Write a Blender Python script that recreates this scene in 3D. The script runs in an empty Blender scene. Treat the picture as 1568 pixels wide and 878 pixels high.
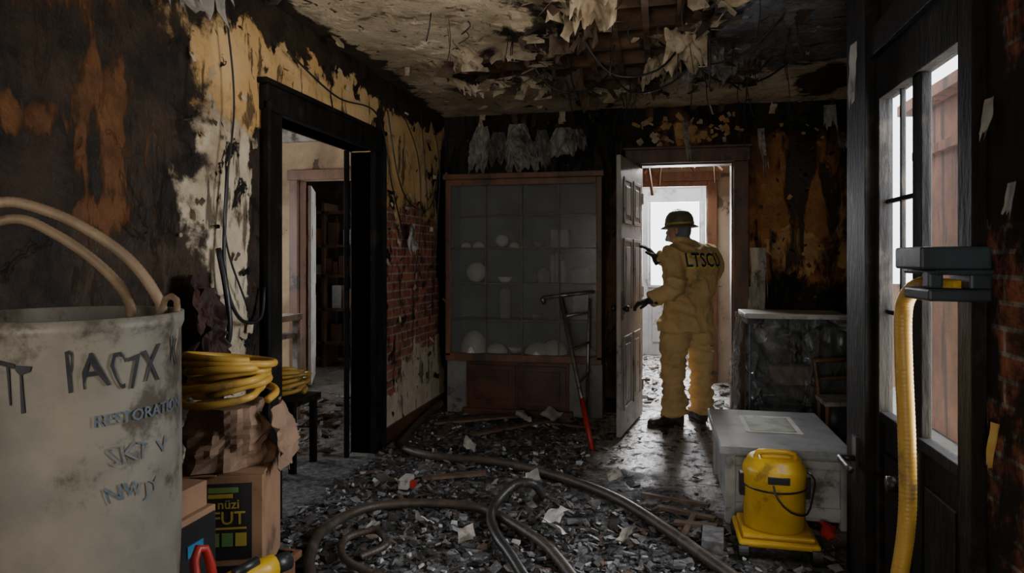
import bpy, math, random
from mathutils import Vector, noise, Matrix
from mathutils.bvhtree import BVHTree
random.seed(7)
R=random.uniform
CH=2.86   # ceiling height
# ---------------------------------------------------------------- materials
def newmat(name):
    m=bpy.data.materials.new(name); m.use_nodes=True
    nt=m.node_tree; nt.nodes.clear()
    out=nt.nodes.new('ShaderNodeOutputMaterial')
    return m,nt,out
def mth(nt,op,a,b=None,c=None,clamp=False):
    n=nt.nodes.new('ShaderNodeMath'); n.operation=op; n.use_clamp=clamp
    for i,v in enumerate((a,b,c)):
        if v is None: continue
        if isinstance(v,(int,float)): n.inputs[i].default_value=v
        else: nt.links.new(v,n.inputs[i])
    return n.outputs[0]
def vmt(nt,op,a,b=None):
    n=nt.nodes.new('ShaderNodeVectorMath'); n.operation=op
    for i,v in enumerate((a,b)):
        if v is None: continue
        if isinstance(v,(tuple,list)): n.inputs[i].default_value=v
        else: nt.links.new(v,n.inputs[i])
    return n.outputs['Value'] if op=='LENGTH' else n.outputs[0]
def nz(nt,vec,scale,detail=8,rough=.6,st=None,dist=0):
    if st: vec=vmt(nt,'MULTIPLY',vec,st)
    n=nt.nodes.new('ShaderNodeTexNoise'); n.inputs['Scale'].default_value=scale
    n.inputs['Detail'].default_value=detail; n.inputs['Roughness'].default_value=rough
    n.inputs['Distortion'].default_value=dist
    nt.links.new(vec,n.inputs['Vector']); return n.outputs['Fac']
def mixc(nt,f,a,b):
    n=nt.nodes.new('ShaderNodeMix'); n.data_type='RGBA'
    if isinstance(f,(int,float)): n.inputs[0].default_value=f
    else: nt.links.new(f,n.inputs[0])
    for i,v in ((6,a),(7,b)):
        if isinstance(v,tuple): n.inputs[i].default_value=(*v[:3],1)
        else: nt.links.new(v,n.inputs[i])
    return n.outputs[2]
def smooth(nt,v,lo,hi,a=0,b=1):
    n=nt.nodes.new('ShaderNodeMapRange'); n.interpolation_type='SMOOTHSTEP'
    nt.links.new(v,n.inputs[0])
    for i,x in ((1,lo),(2,hi),(3,a),(4,b)): n.inputs[i].default_value=x
    return n.outputs[0]
def colspec(nt,pos,s):
    if len(s)==3 and not isinstance(s[0],(str,tuple)): return tuple(s)
    if s[0]=='n':
        st=s[4] if len(s)>4 else None
        f=nz(nt,pos,s[3],8,.65,st)
        return mixc(nt,smooth(nt,f,.33,.67),s[1],s[2])
    if s[0]=='brick':
        sp=nt.nodes.new('ShaderNodeSeparateXYZ'); nt.links.new(pos,sp.inputs[0])
        cb=nt.nodes.new('ShaderNodeCombineXYZ'); nt.links.new(sp.outputs[1 if s[1]=='y' else 0],cb.inputs[0]); nt.links.new(sp.outputs[2],cb.inputs[1])
        b=nt.nodes.new('ShaderNodeTexBrick'); nt.links.new(cb.outputs[0],b.inputs['Vector'])
        b.inputs['Scale'].default_value=1; b.inputs['Brick Width'].default_value=.21; b.inputs['Row Height'].default_value=.07
        b.inputs['Mortar Size'].default_value=.007; b.inputs['Color1'].default_value=(.38,.12,.07,1); b.inputs['Color2'].default_value=(.18,.07,.045,1)
        b.inputs['Mortar'].default_value=(.32,.28,.24,1)
        f=nz(nt,pos,9)
        return mixc(nt,smooth(nt,f,.50,.66,0,.85),b.outputs['Color'],(.02,.015,.013))
def layered(name,base,layers,rough=.85,bump=.35,bscale=30,bdist=.02,spec=.5):
    m,nt,out=newmat(name)
    g=nt.nodes.new('ShaderNodeNewGeometry'); pos=g.outputs['Position']
    col=colspec(nt,pos,base)
    if isinstance(col,tuple): col=mixc(nt,0.0,col,col)
    h=mth(nt,'MULTIPLY',nz(nt,pos,bscale),.6)
    rg=None
    for L in layers:
        v=None
        for (c,r) in L.get('blobs',[]):
            d=vmt(nt,'LENGTH',vmt(nt,'DIVIDE',vmt(nt,'SUBTRACT',pos,tuple(c)),tuple(r)))
            x=mth(nt,'MAXIMUM',mth(nt,'SUBTRACT',1.0,d),-1.0)
            v=x if v is None else mth(nt,'MAXIMUM',v,x)
        n=nz(nt,pos,L.get('ns',4),10,.65,L.get('st'),L.get('dist',.3))
        n=mth(nt,'MULTIPLY',mth(nt,'SUBTRACT',n,.5),2*L.get('na',1.0))
        v=n if v is None else mth(nt,'ADD',v,n)
        th=L.get('th',.0); sh=L.get('sh',.04)
        mk=smooth(nt,v,th-sh,th+sh,0,L.get('op',1.0))
        col=mixc(nt,mk,col,colspec(nt,pos,L['col']))
        h=mth(nt,'ADD',h,mth(nt,'MULTIPLY',mk,L.get('h',-.6)))
        if 'rough' in L:
            base_r=rg if rg is not None else rough
            mm=nt.nodes.new('ShaderNodeMix'); mm.data_type='FLOAT'; nt.links.new(mk,mm.inputs[0])
            if isinstance(base_r,(int,float)): mm.inputs[2].default_value=base_r
            else: nt.links.new(base_r,mm.inputs[2])
            mm.inputs[3].default_value=L['rough']; rg=mm.outputs[0]
    p=nt.nodes.new('ShaderNodeBsdfPrincipled'); nt.links.new(col,p.inputs['Base Color'])
    p.inputs['Specular IOR Level'].default_value=spec
    if rg is not None: nt.links.new(rg,p.inputs['Roughness'])
    else: p.inputs['Roughness'].default_value=rough
    b=nt.nodes.new('ShaderNodeBump'); b.inputs['Strength'].default_value=bump; b.inputs['Distance'].default_value=bdist
    nt.links.new(h,b.inputs['Height']); nt.links.new(b.outputs[0],p.inputs['Normal'])
    nt.links.new(p.outputs[0],out.inputs[0]); return m
def M(name,c1,c2=None,scale=8,rough=.6,metal=0,bump=.15,dirt=None,bscale=None,st=None,dscale=5,dth=.08,spec=.5):
    m,nt,out=newmat(name)
    tc=nt.nodes.new('ShaderNodeTexCoord'); pos=tc.outputs['Object']
    c2=c2 or tuple(x*.6 for x in c1)
    col=mixc(nt,smooth(nt,nz(nt,pos,scale,8,.6,st),.35,.65),c1,c2)
    if dirt: col=mixc(nt,smooth(nt,nz(nt,pos,dscale,10,.7),.5+dth-.05,.5+dth+.08),col,dirt)
    p=nt.nodes.new('ShaderNodeBsdfPrincipled'); nt.links.new(col,p.inputs['Base Color'])
    p.inputs['Roughness'].default_value=rough; p.inputs['Metallic'].default_value=metal
    p.inputs['Specular IOR Level'].default_value=spec
    b=nt.nodes.new('ShaderNodeBump'); b.inputs['Strength'].default_value=bump; b.inputs['Distance'].default_value=.01
    nt.links.new(nz(nt,pos,bscale or scale*3,8,.6,st),b.inputs['Height']); nt.links.new(b.outputs[0],p.inputs['Normal'])
    nt.links.new(p.outputs[0],out.inputs[0]); return m
def sheer(name,tr,col,rough,bump=.0,bs=10,spec=.5):
    """mix of transparent + glossy/diffuse for glass"""
    m,nt,out=newmat(name)
    t=nt.nodes.new('ShaderNodeBsdfTransparent')
    d=nt.nodes.new('ShaderNodeBsdfPrincipled'); d.inputs['Base Color'].default_value=(*col,1); d.inputs['Roughness'].default_value=rough
    d.inputs['Specular IOR Level'].default_value=spec
    mx=nt.nodes.new('ShaderNodeMixShader'); mx.inputs[0].default_value=1-tr
    nt.links.new(t.outputs[0],mx.inputs[1]); nt.links.new(d.outputs[0],mx.inputs[2]); nt.links.new(mx.outputs[0],out.inputs[0])
    return m
def film(name,lo,hi,col,rough,sc=5,thin=22.0,dist=1.5):
    """creased polythene: opacity rises along thin creases (procedural ridged noise)"""
    m,nt,out=newmat(name)
    tc=nt.nodes.new('ShaderNodeTexCoord'); pos=tc.outputs['Object']
    r=None
    for st in ((1.0,1.0,.3),(.5,.5,.8)):
        n=nz(nt,pos,sc,2,.4,st,dist)
        a=mth(nt,'ABSOLUTE',mth(nt,'SUBTRACT',n,.5))
        k=mth(nt,'SUBTRACT',1.0,mth(nt,'MULTIPLY',a,thin),clamp=True)
        r=k if r is None else mth(nt,'MAXIMUM',r,k)
    brk=smooth(nt,nz(nt,pos,7,3,.5),.42,.62)
    r2=mth(nt,'MULTIPLY',r,brk)
    fac=mth(nt,'ADD',mth(nt,'MULTIPLY',r2,hi-lo),lo)
    t=nt.nodes.new('ShaderNodeBsdfTransparent')
    d=nt.nodes.new('ShaderNodeBsdfPrincipled'); d.inputs['Base Color'].default_value=(*col,1); d.inputs['Roughness'].default_value=rough
    d.inputs['Specular IOR Level'].default_value=1.0
    b=nt.nodes.new('ShaderNodeBump'); b.inputs['Strength'].default_value=.9; b.inputs['Distance'].default_value=.03
    nt.links.new(r,b.inputs['Height']); nt.links.new(b.outputs[0],d.inputs['Normal'])
    mx=nt.nodes.new('ShaderNodeMixShader'); nt.links.new(fac,mx.inputs[0])
    nt.links.new(t.outputs[0],mx.inputs[1]); nt.links.new(d.outputs[0],mx.inputs[2]); nt.links.new(mx.outputs[0],out.inputs[0])
    return m
BLK=(.012,.011,.010)
m_char=M('charred_wood',(.012,.011,.010),(.005,.0045,.0045),12,.65,0,.6,dirt=(.026,.022,.018),st=(1,1,.25),spec=.12)
m_charbrown=M('scorched_brown_trim',(.12,.05,.025),(.05,.024,.015),7,.5,0,.3,dirt=(.015,.011,.01),st=(1,1,.3))
m_brown=M('stained_wood',(.20,.09,.045),(.11,.05,.025),6,.5,0,.2,dirt=(.03,.02,.015),st=(1,1,.2))
m_white=M('white_paint',(.62,.62,.6),(.5,.5,.49),4,.5,0,.1,dirt=(.3,.28,.25))
m_paper=M('paper',(.45,.42,.38),(.28,.26,.23),6,.8,0,.2,dirt=(.10,.08,.06),dth=.03)
m_blackplastic=M('black_plastic',(.02,.02,.022),(.012,.012,.013),9,.4)
m_rubber=M('black_rubber_hose',(.03,.029,.028),(.015,.014,.014),10,.4,dirt=(.07,.065,.06))
m_brownhose=M('muddy_hose',(.065,.045,.032),(.03,.023,.018),10,.5,dirt=(.10,.085,.075))
m_yhose=M('yellow_hose',(.52,.31,.05),(.4,.23,.04),5,.45,dirt=(.16,.10,.04))
m_yel=M('yellow_plastic',(.62,.38,.015),(.52,.31,.012),4,.4,dirt=(.25,.15,.02),dth=.13)
m_beige=M('beige_hose',(.30,.21,.13),(.2,.14,.085),8,.55)
m_gray=M('gray_laminate',(.38,.42,.46),(.27,.30,.33),5,.35,dirt=(.12,.12,.125),dth=.12)
m_card=M('cardboard',(.30,.17,.095),(.22,.12,.065),5,.8,dirt=(.1,.06,.04))
m_red=M('red_paint',(.45,.03,.02),(.3,.02,.015),6,.4,dirt=(.08,.02,.02))
m_metal=M('dull_metal',(.35,.34,.33),(.2,.19,.18),10,.4,.8,dirt=(.05,.04,.03))
m_ink=M('marker_ink',(.015,.015,.02),(.03,.03,.035),20,.7)
m_cloth=M('sooty_cloth',(.34,.33,.31),(.17,.16,.15),5,.85,dirt=(.05,.04,.035),dth=.10)
m_glass=sheer('window_glass',.93,(.6,.65,.7),.05)
m_frost=sheer('hazy_cabinet_glass',.66,(.17,.195,.20),.22)
m_film=film('plastic_film',.27,.72,(.46,.51,.57),.2,2.6,34.0,.7)
m_bagfilm=film('sooty_plastic_bag',.5,.9,(.36,.35,.33),.3,9)
# ---------------------------------------------------------------- geometry helpers
def link(ob,parent=None):
    bpy.context.scene.collection.objects.link(ob)
    if parent: ob.parent=parent
    return ob
def mesh(name,V,F,mats,parent=None,mi=None,sm=False):
    me=bpy.data.meshes.new(name); me.from_pydata([tuple(v) for v in V],[],F)
    for m in (mats if isinstance(mats,(list,tuple)) else [mats]): me.materials.append(m)
    if mi: me.polygons.foreach_set('material_index',mi)
    if sm: me.polygons.foreach_set('use_smooth',[True]*len(F))
    me.update(); return link(bpy.data.objects.new(name,me),parent)
def empty(name):
    e=bpy.data.objects.new(name,None); e.empty_display_size=.1; return link(e)
BF=[(0,3,2,1),(4,5,6,7),(0,1,5,4),(1,2,6,5),(2,3,7,6),(3,0,4,7)]
def boxvf(x0,x1,y0,y1,z0,z1,off=0):
    return [(x0,y0,z0),(x1,y0,z0),(x1,y1,z0),(x0,y1,z0),(x0,y0,z1),(x1,y0,z1),(x1,y1,z1),(x0,y1,z1)],[tuple(i+off for i in f) for f in BF]
def boxes(name,L,mats,parent=None,bevel=.0,mi=None):
    V=[];F=[];I=[]
    for j,b in enumerate(L):
        v,f=boxvf(*b[:6],off=len(V)); V+=v;F+=f;I+=[b[6] if len(b)>6 else 0]*6
    o=mesh(name,V,F,mats,parent,I)
    if bevel:
        md=o.modifiers.new('b','BEVEL'); md.width=bevel; md.segments=2; md.limit_method='ANGLE'
    return o
def place(o,loc,rz=0,rx=0,ry=0):
    o.location=loc; o.rotation_euler=(rx,ry,rz); return o
def crom(pts,step):
    P=[Vector(p) for p in pts]; P=[P[0]*2-P[1]]+P+[P[-1]*2-P[-2]]; out=[]
    for i in range(1,len(P)-2):
        n=max(2,int((P[i+1]-P[i]).length/step))
        for k in range(n):
            t=k/n; a,b,c,d=P[i-1:i+3]
            out.append(.5*((2*b)+(c-a)*t+(2*a-5*b+4*c-d)*t*t+(3*b-a-3*c+d)*t**3))
    out.append(P[-2].copy()); return out
def tubevf(pts,rad,step=.03,seg=10,rib=0,pitch=.02,spline=True,off=0):
    P=crom(pts,step) if spline else [Vector(p) for p in pts]
    V=[];F=[];t0=(P[1]-P[0]).normalized(); n=t0.orthogonal().normalized(); L=0;tot=sum((P[i+1]-P[i]).length for i in range(len(P)-1))
    for i,p in enumerate(P):
        t=(P[min(i+1,len(P)-1)]-P[max(i-1,0)]).normalized()
        n=(n-t*n.dot(t)).normalized(); b=t.cross(n)
        if i: L+=(p-P[i-1]).length
        if callable(rad): r=rad(L/tot)
        elif isinstance(rad,(list,tuple)): r=rad[i]
        else: r=rad
        if rib: r*=1+rib*math.cos(2*math.pi*L/pitch)
        for k in range(seg):
            a=2*math.pi*k/seg; V.append(p+(n*math.cos(a)+b*math.sin(a))*r)
    for i in range(len(P)-1):
        for k in range(seg):
            a=i*seg+k;b=i*seg+(k+1)%seg; F.append((a+off,b+off,b+seg+off,a+seg+off))
    F.append(tuple(off+k for k in reversed(range(seg)))); F.append(tuple(off+len(V)-seg+k for k in range(seg)))
    return V,F
def tube(name,pts,rad,mat,parent=None,**k):
    V,F=tubevf(pts,rad,**k); return mesh(name,V,F,mat,parent,sm=True)
def tubes(name,L,mat,parent=None,**k):
    V=[];F=[]
    for pts,r in L:
        v,f=tubevf(pts,r,off=len(V),**k); V+=v;F+=f
    return mesh(name,V,F,mat,parent,sm=True)
def lathe(name,prof,mat,parent=None,seg=40,loc=(0,0,0),sx=1,sy=1):
    V=[];F=[]
    for r,z in prof:
        for k in range(seg):
            a=2*math.pi*k/seg; V.append((loc[0]+r*sx*math.cos(a),loc[1]+r*sy*math.sin(a),loc[2]+z))
    for i in range(len(prof)-1):
        for k in range(seg):
            a=i*seg+k;b=i*seg+(k+1)%seg; F.append((a,b,b+seg,a+seg))
    o=mesh(name,V,F,mat,parent,sm=True)
    return o
def sheet(name,o,ux,vy,nu,nv,amp,sc,mat,parent=None,nrm=None,rag=0,seed=0,sm=True,curl=0,fold=0,fs=6,slant=.35,pinch=0):
    o=Vector(o);ux=Vector(ux);vy=Vector(vy);n=Vector(nrm) if nrm else ux.cross(vy).normalized()
    V=[];F=[];W_=ux.length;H_=vy.length
    for j in range(nv+1):
        for i in range(nu+1):
            a=i/nu;b=j/nv
            bb=b*(1+rag*(noise.noise((a*6+seed,seed,3)))) if rag else b
            aa=.5+(a-.5)*(1-pinch*(1-min(1,b*1.6))**2) if pinch else a
            p=o+ux*aa+vy*bb
            q=Vector((p.x*sc+seed,p.y*sc,p.z*sc*.45))
            d=noise.fractal(q,1,2,4)*amp+abs(noise.noise(q*2.3))*amp*.7
            if fold:
                X=a*W_*fs;Y=b*H_*fs
                r1=1-abs(noise.noise((X+Y*slant+seed,Y*.3,seed)))*2.2
                r2=1-abs(noise.noise((X*.8-Y*slant*1.6+seed*2,Y*.45,seed+4)))*2.2
                d+=fold*(max(r1,0)**3+.8*max(r2,0)**3)*(.35+.65*min(1,b*3))
            V.append(p+n*(d+curl*b*b)+ux.normalized()*noise.noise(q+Vector((9,9,9)))*amp*.5)
    for j in range(nv):
        for i in range(nu):
            k=j*(nu+1)+i; F.append((k,k+1,k+nu+2,k+nu+1))
    return mesh(name,V,F,mat,parent,sm=sm)
def realize(o,mods,name,mats,parent,sm=True):
    """bake modifiers into a plain mesh"""
    for t,kw in mods:
        md=o.modifiers.new(t,t)
        for k,v in kw.items(): setattr(md,k,v)
    dg=bpy.context.evaluated_depsgraph_get(); dg.update()
    me=bpy.data.meshes.new_from_object(o.evaluated_get(dg)); me.name=name
    bpy.data.objects.remove(o)
    me.materials.clear()
    for m in (mats if isinstance(mats,(list,tuple)) else [mats]): me.materials.append(m)
    me.polygons.foreach_set('use_smooth',[sm]*len(me.polygons))
    ob=bpy.data.objects.new(name,me); return link(ob,parent)
def textmesh(txt,size,off=.012):
    cu=bpy.data.curves.new('t','FONT'); cu.body=txt; cu.size=size; cu.align_x='CENTER'; cu.resolution_u=2; cu.offset=size*off
    o=bpy.data.objects.new('t',cu); bpy.context.scene.collection.objects.link(o)
    dg=bpy.context.evaluated_depsgraph_get(); dg.update()
    me=bpy.data.meshes.new_from_object(o.evaluated_get(dg)); V=[v.co.copy() for v in me.vertices]; F=[tuple(p.vertices) for p in me.polygons]
    bpy.data.objects.remove(o); return V,F
# ---------------------------------------------------------------- FIREFIGHTER (built first: modifiers are baked while the scene is small)
ff=empty('firefighter')
m_coat=M('turnout_coat',(.66,.46,.21),(.54,.37,.16),5,.85,0,.3,dirt=(.30,.20,.10),dth=.10,bscale=60)
m_glove=M('black_glove',(.022,.022,.028),(.012,.012,.015),14,.6,bump=.3)
m_boot=M('black_boot',(.02,.018,.017),(.035,.03,.028),10,.45,dirt=(.08,.07,.06))
m_skin=M('skin',(.5,.29,.2),(.42,.23,.16),6,.5)
m_hood=M('gray_hood',(.16,.19,.23),(.1,.12,.15),8,.9,bscale=80)
m_helm=M('helmet_shell',(.19,.18,.11),(.11,.10,.06),6,.32)
fdir=Vector((-.56,.83,0)).normalized(); rt=Vector((fdir.y,-fdir.x,0))
def ringvf(rings,n=28,ex=2.5,off=0):
    V=[];F=[]
    for (cx,cy,cz,a,b_) in rings:
        for k in range(n):
            t_=2*math.pi*k/n;ct,st_=math.cos(t_),math.sin(t_)
            x=math.copysign(abs(ct)**(2/ex),ct)*a;y=math.copysign(abs(st_)**(2/ex),st_)*b_
            V.append(Vector((cx,cy,cz))+rt*x+fdir*y)
    for i in range(len(rings)-1):
        for k in range(n):
            F.append((off+i*n+k,off+i*n+(k+1)%n,off+(i+1)*n+(k+1)%n,off+(i+1)*n+k))
    F.append(tuple(off+k for k in reversed(range(n))));F.append(tuple(off+(len(rings)-1)*n+k for k in range(n)))
    return V,F
rings=[(.232,6.12,.83,.262,.21),(.232,6.12,.88,.250,.197),(.235,6.12,.98,.220,.170),(.245,6.115,1.08,.206,.162),(.26,6.11,1.2,.222,.170),(.268,6.11,1.32,.245,.180),(.268,6.115,1.43,.252,.175),(.262,6.12,1.50,.228,.158),(.245,6.13,1.55,.17,.128),(.225,6.135,1.585,.105,.095),(.205,6.14,1.61,.082,.082),(.195,6.145,1.635,.08,.08)]
V,F=ringvf(rings)
def addtube(pts,rad,**k):
    global V,F
    def rf(t_):
        x=t_*(len(rad)-1);i=min(int(x),len(rad)-2);return rad[i]+(rad[i+1]-rad[i])*(x-i)
    v_,f_=tubevf(pts,rf,off=len(V),seg=16,**k);V+=v_;F+=f_
SL=(.105,6.0,1.475);SR=(.43,6.235,1.475)
addtube([(.17,6.05,1.47),SL,(.135,5.915,1.33),(.12,5.86,1.20),(.03,5.845,1.15),(-.075,5.835,1.105)],[.09,.104,.095,.088,.082,.068,.060],step=.03)
addtube([(.34,6.18,1.46),SR,(.455,6.31,1.33),(.34,6.405,1.27),(.17,6.33,1.37),(-.02,6.235,1.465)],[.09,.106,.098,.088,.08,.068,.060],step=.03)
addtube([(.17,6.08,.93),(.14,6.06,.80),(.115,6.03,.52),(.125,6.06,.28),(.135,6.07,.11)],[.125,.130,.114,.104,.097,.100,.112],step=.04)
addtube([(.31,6.17,.93),(.335,6.18,.80),(.36,6.19,.52),(.365,6.22,.28),(.365,6.24,.11)],[.125,.126,.110,.100,.094,.096,.107],step=.04)
o=mesh('tmp',V,F,m_coat)
body=realize(o,[('REMESH',dict(mode='VOXEL',voxel_size=.010)),('SMOOTH',dict(factor=.6,iterations=3))],'turnout_suit',m_coat,ff)
me=body.data
for vv in me.vertices:
    c_=vv.co; n_=vv.normal
    leg=c_.z<.82
    q=Vector((c_.x*5,c_.y*5,c_.z*(14 if leg else 9)+ (3*c_.x if not leg else 0)))
    a=1-abs(noise.noise(q))*2
    d_=(max(a,-.5)**3*.5+a*.5-.4)*.028+noise.noise(c_*26)*.006
    if leg and c_.z<.35: d_+=math.sin(c_.z*70+noise.noise(c_*6)*3)*.008
    if 1.32<c_.z<1.5 and c_.x>.15: d_*=.35
    vv.co=c_+n_*d_
me.update()
bvh=BVHTree.FromPolygons([v_.co.copy() for v_ in me.vertices],[tuple(p_.vertices) for p_ in me.polygons])
back=-fdir; ctr=Vector((.268,6.11,1.385))
def backtext(off,lift,dz,dx):
    TV,TF=textmesh('LTSCU',.165,off); W=[]
    for q in TV:
        org=ctr+back*.6+rt*(q.x*.74+.015+dx)+Vector((0,0,q.y*1.0+dz))
        h_=bvh.ray_cast(org,fdir,2)
        W.append((h_[0]+back*lift) if h_[0] else ctr+back*.18+rt*q.x+Vector((0,0,q.y)))
    return W,TF
W,TF=backtext(.02,.014,0,0)
mesh('back_lettering',W,TF,M('navy_letters',(.015,.03,.08),(.01,.02,.05),10,.6),ff)
W,TF=backtext(.02,.009,-.012,.010)
mesh('letter_outline',W,TF,M('lime_outline',(.8,.8,.05),(.7,.7,.04),10,.6),ff)
def boot(name,heel,toe):
    heel=Vector(heel);toe=Vector(toe);d_=(toe-heel).normalized();s_=Vector((-d_.y,d_.x,0));L_=(toe-heel).length
    prof=[(0,.038,.10),(.05,.043,.11),(.25,.043,.12),(.45,.042,.115),(.62,.047,.085),(.8,.052,.072),(.93,.045,.062),(1,.028,.045)]
    V=[];F=[];n=14
    for t_,w_,h_ in prof:
        for k in range(n):
            a=2*math.pi*k/n;x=math.copysign(abs(math.cos(a))**.7,math.cos(a))*w_;z=h_/2+math.copysign(abs(math.sin(a))**.7,math.sin(a))*h_/2
            p_=heel+d_*L_*t_+s_*x;V.append((p_.x,p_.y,z+.012))
    for i in range(len(prof)-1):
        for k in range(n):F.append((i*n+k,i*n+(k+1)%n,(i+1)*n+(k+1)%n,(i+1)*n+k))
    F.append(tuple(reversed(range(n))));F.append(tuple((len(prof)-1)*n+k for k in range(n)))
    ank=heel+d_*L_*.25
    v_,f_=tubevf([(ank.x,ank.y,.06),(ank.x,ank.y,.22)],.058,off=len(V),seg=14,spline=False);V+=v_;F+=f_
    o=mesh('tmp',V,F,m_boot)
    realize(o,[('REMESH',dict(mode='VOXEL',voxel_size=.007)),('SMOOTH',dict(factor=.5,iterations=3))],name,m_boot,ff)
    V=[];n=20
    for z in (.0,.024):
        for k in range(n):
            a=2*math.pi*k/n;p_=heel+d_*(L_*.5+math.cos(a)*(L_*.5+.012))+s_*math.sin(a)*(.05+.008*math.cos(a));V.append((p_.x,p_.y,z+.001))
    F=[tuple(reversed(range(n))),tuple(range(n,2*n))]+[(k,(k+1)%n,n+(k+1)%n,n+k) for k in range(n)]
    mesh(name+'_sole',V,F,m_blackplastic,ff)
boot('boot_left',(.20,6.09,0),(-.09,5.98,0)); boot('boot_right',(.385,6.19,0),(.285,6.44,0))
def hand(name,wrist,dirn,palmn,side,curl):
    w_=Vector(wrist);d_=Vector(dirn).normalized();pn=Vector(palmn);pn=(pn-d_*pn.dot(d_)).normalized();s_=d_.cross(pn)
    if s_.dot(Vector(side))<0:s_=-s_
    V=[];F=[]
    def add(pts,rr):
        nonlocal V,F
        P=[Vector(p_) for p_ in pts]
        v_,f_=tubevf(P,rr,off=len(V),seg=10,spline=False);V+=v_;F+=f_
    prof=[(-.07,.050,.048),(-.02,.046,.040),(0,.038,.030),(.03,.045,.024),(.06,.049,.023),(.092,.047,.020),(.102,.04,.014)]
    n=16
    for t_,a,b_ in prof:
        for k in range(n):
            an=2*math.pi*k/n;V.append(w_+d_*t_+s_*math.cos(an)*a+pn*math.sin(an)*b_)
    for i in range(len(prof)-1):
        for k in range(n):F.append((i*n+k,i*n+(k+1)%n,(i+1)*n+(k+1)%n,(i+1)*n+k))
    F.append(tuple(reversed(range(n))));F.append(tuple((len(prof)-1)*n+k for k in range(n)))
    for off_,ln in ((.034,.074),(.012,.083),(-.011,.077),(-.033,.06)):
        b0=w_+d_*.088+s_*off_; pts=[b0]; ang=0; p_=b0
        fan=s_*(off_*.25)
        for sg,c_ in ((.46,curl),(.30,curl*1.2),(.24,curl)):
            ang+=c_; p_=p_+(d_*math.cos(ang)+pn*math.sin(ang)+fan).normalized()*ln*sg;pts.append(p_)
        add(pts,[.013,.0125,.0115,.009])
    b0=w_+d_*.025+s_*.036
    p1=b0+(d_*.6+s_*.75+pn*.25).normalized()*.036;p2=p1+(d_*.85+s_*.35+pn*.35).normalized()*.03;p3=p2+(d_*.95+pn*.3).normalized()*.024
    add([b0-s_*.01,b0,p1,p2,p3],[.015,.016,.0145,.013,.010])
    o=mesh('tmp',V,F,m_glove)
    realize(o,[('REMESH',dict(mode='VOXEL',voxel_size=.0035)),('SMOOTH',dict(factor=.5,iterations=3))],name,m_glove,ff)
hand('glove_left',(-.075,5.832,1.10),(-.9,-.05,-.22),(-.3,.15,-1),(0,-.3,1),.42)
hand('glove_right',(-.04,6.232,1.472),(-.62,-.15,.75),(-.75,.1,-.6),(0,-1,.3),.30)
hd=Vector((.168,6.135,1.70)); hf=Vector((-.93,.36,-.05)).normalized(); hs=Vector((-hf.y,hf.x,0)).normalized(); up=hf.cross(hs)
if up.z<0: up=-up
def L2W(x,y,z): return hd+hs*x+hf*y+up*z
def ell(c_,r_,n=18,m_=12):
    global V,F
    off=len(V)
    for j in range(m_+1):
        ph=-math.pi/2+math.pi*j/m_
        for i in range(n):
            th=2*math.pi*i/n
            V.append(L2W(c_[0]+r_[0]*math.cos(ph)*math.cos(th),c_[1]+r_[1]*math.cos(ph)*math.sin(th),c_[2]+r_[2]*math.sin(ph)))
    for j in range(m_):
        for i in range(n):
            F.append((off+j*n+i,off+j*n+(i+1)%n,off+(j+1)*n+(i+1)%n,off+(j+1)*n+i))
V=[];F=[]
ell((0,-.012,.025),(.076,.095,.092));ell((0,.03,-.04),(.06,.062,.075));ell((0,.055,-.085),(.032,.03,.024));ell((0,.098,-.018),(.014,.022,.024));ell((0,.09,.012),(.012,.014,.03))
ell((0,.082,.03),(.05,.014,.011));ell((.078,-.005,-.005),(.012,.022,.034));ell((-.078,-.005,-.005),(.012,.022,.034));ell((0,.086,-.055),(.026,.012,.008));ell((0,.083,-.067),(.022,.012,.007))
ell((0,-.02,-.10),(.055,.055,.075))
o=mesh('tmp',V,F,m_skin)
realize(o,[('REMESH',dict(mode='VOXEL',voxel_size=.005)),('SMOOTH',dict(factor=.5,iterations=3))],'head',m_skin,ff)
V=[];F=[];ell((.029,.082,.008),(.012,.010,.008));ell((-.029,.082,.008),(.012,.010,.008));mesh('eyes',V,F,M('eye_white',(.7,.7,.68),(.6,.6,.58),8,.2),ff,sm=True)
V=[];F=[];ell((.029,.090,.008),(.005,.004,.005));ell((-.029,.090,.008),(.005,.004,.005));mesh('pupils',V,F,m_ink,ff,sm=True)
V=[];F=[];ell((0,-.030,.0),(.080,.080,.10));ell((0,-.028,-.09),(.072,.072,.07))
o=mesh('tmp',V,F,m_hood);realize(o,[('REMESH',dict(mode='VOXEL',voxel_size=.006)),('SMOOTH',dict(factor=.5,iterations=4))],'neck_hood',m_hood,ff)
V=[];F=[];ell((0,.085,-.06),(.04,.035,.038));ell((.03,.1,-.075),(.018,.018,.018));ell((-.03,.1,-.075),(.018,.018,.018));mesh('respirator',V,F,m_gray,ff,sm=True)
hel=empty('helmet');hel.parent=ff
def helmrow(prof,name,mat,n=40):
    V=[];F=[]
    for (a,b_,z) in prof:
        for k in range(n):
            t_=2*math.pi*k/n; rdg=1+.02*math.cos(t_*8) if .03<z<.11 else 1
            V.append(L2W(a*math.cos(t_)*rdg,b_*math.sin(t_)*rdg-.008,.04+z))
    for i in range(len(prof)-1):
        for k in range(n):F.append((i*n+k,i*n+(k+1)%n,(i+1)*n+(k+1)%n,(i+1)*n+k))
    mesh(name,V,F,mat,hel,sm=True)
helmrow([(.096,.118,-.01),(.135,.162,-.024),(.138,.166,-.020),(.135,.162,-.014),(.106,.128,.004),(.106,.126,.03),(.104,.123,.06),(.094,.111,.09),(.070,.086,.118),(.036,.046,.134),(.001,.001,.139)],'shell',m_helm)
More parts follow.
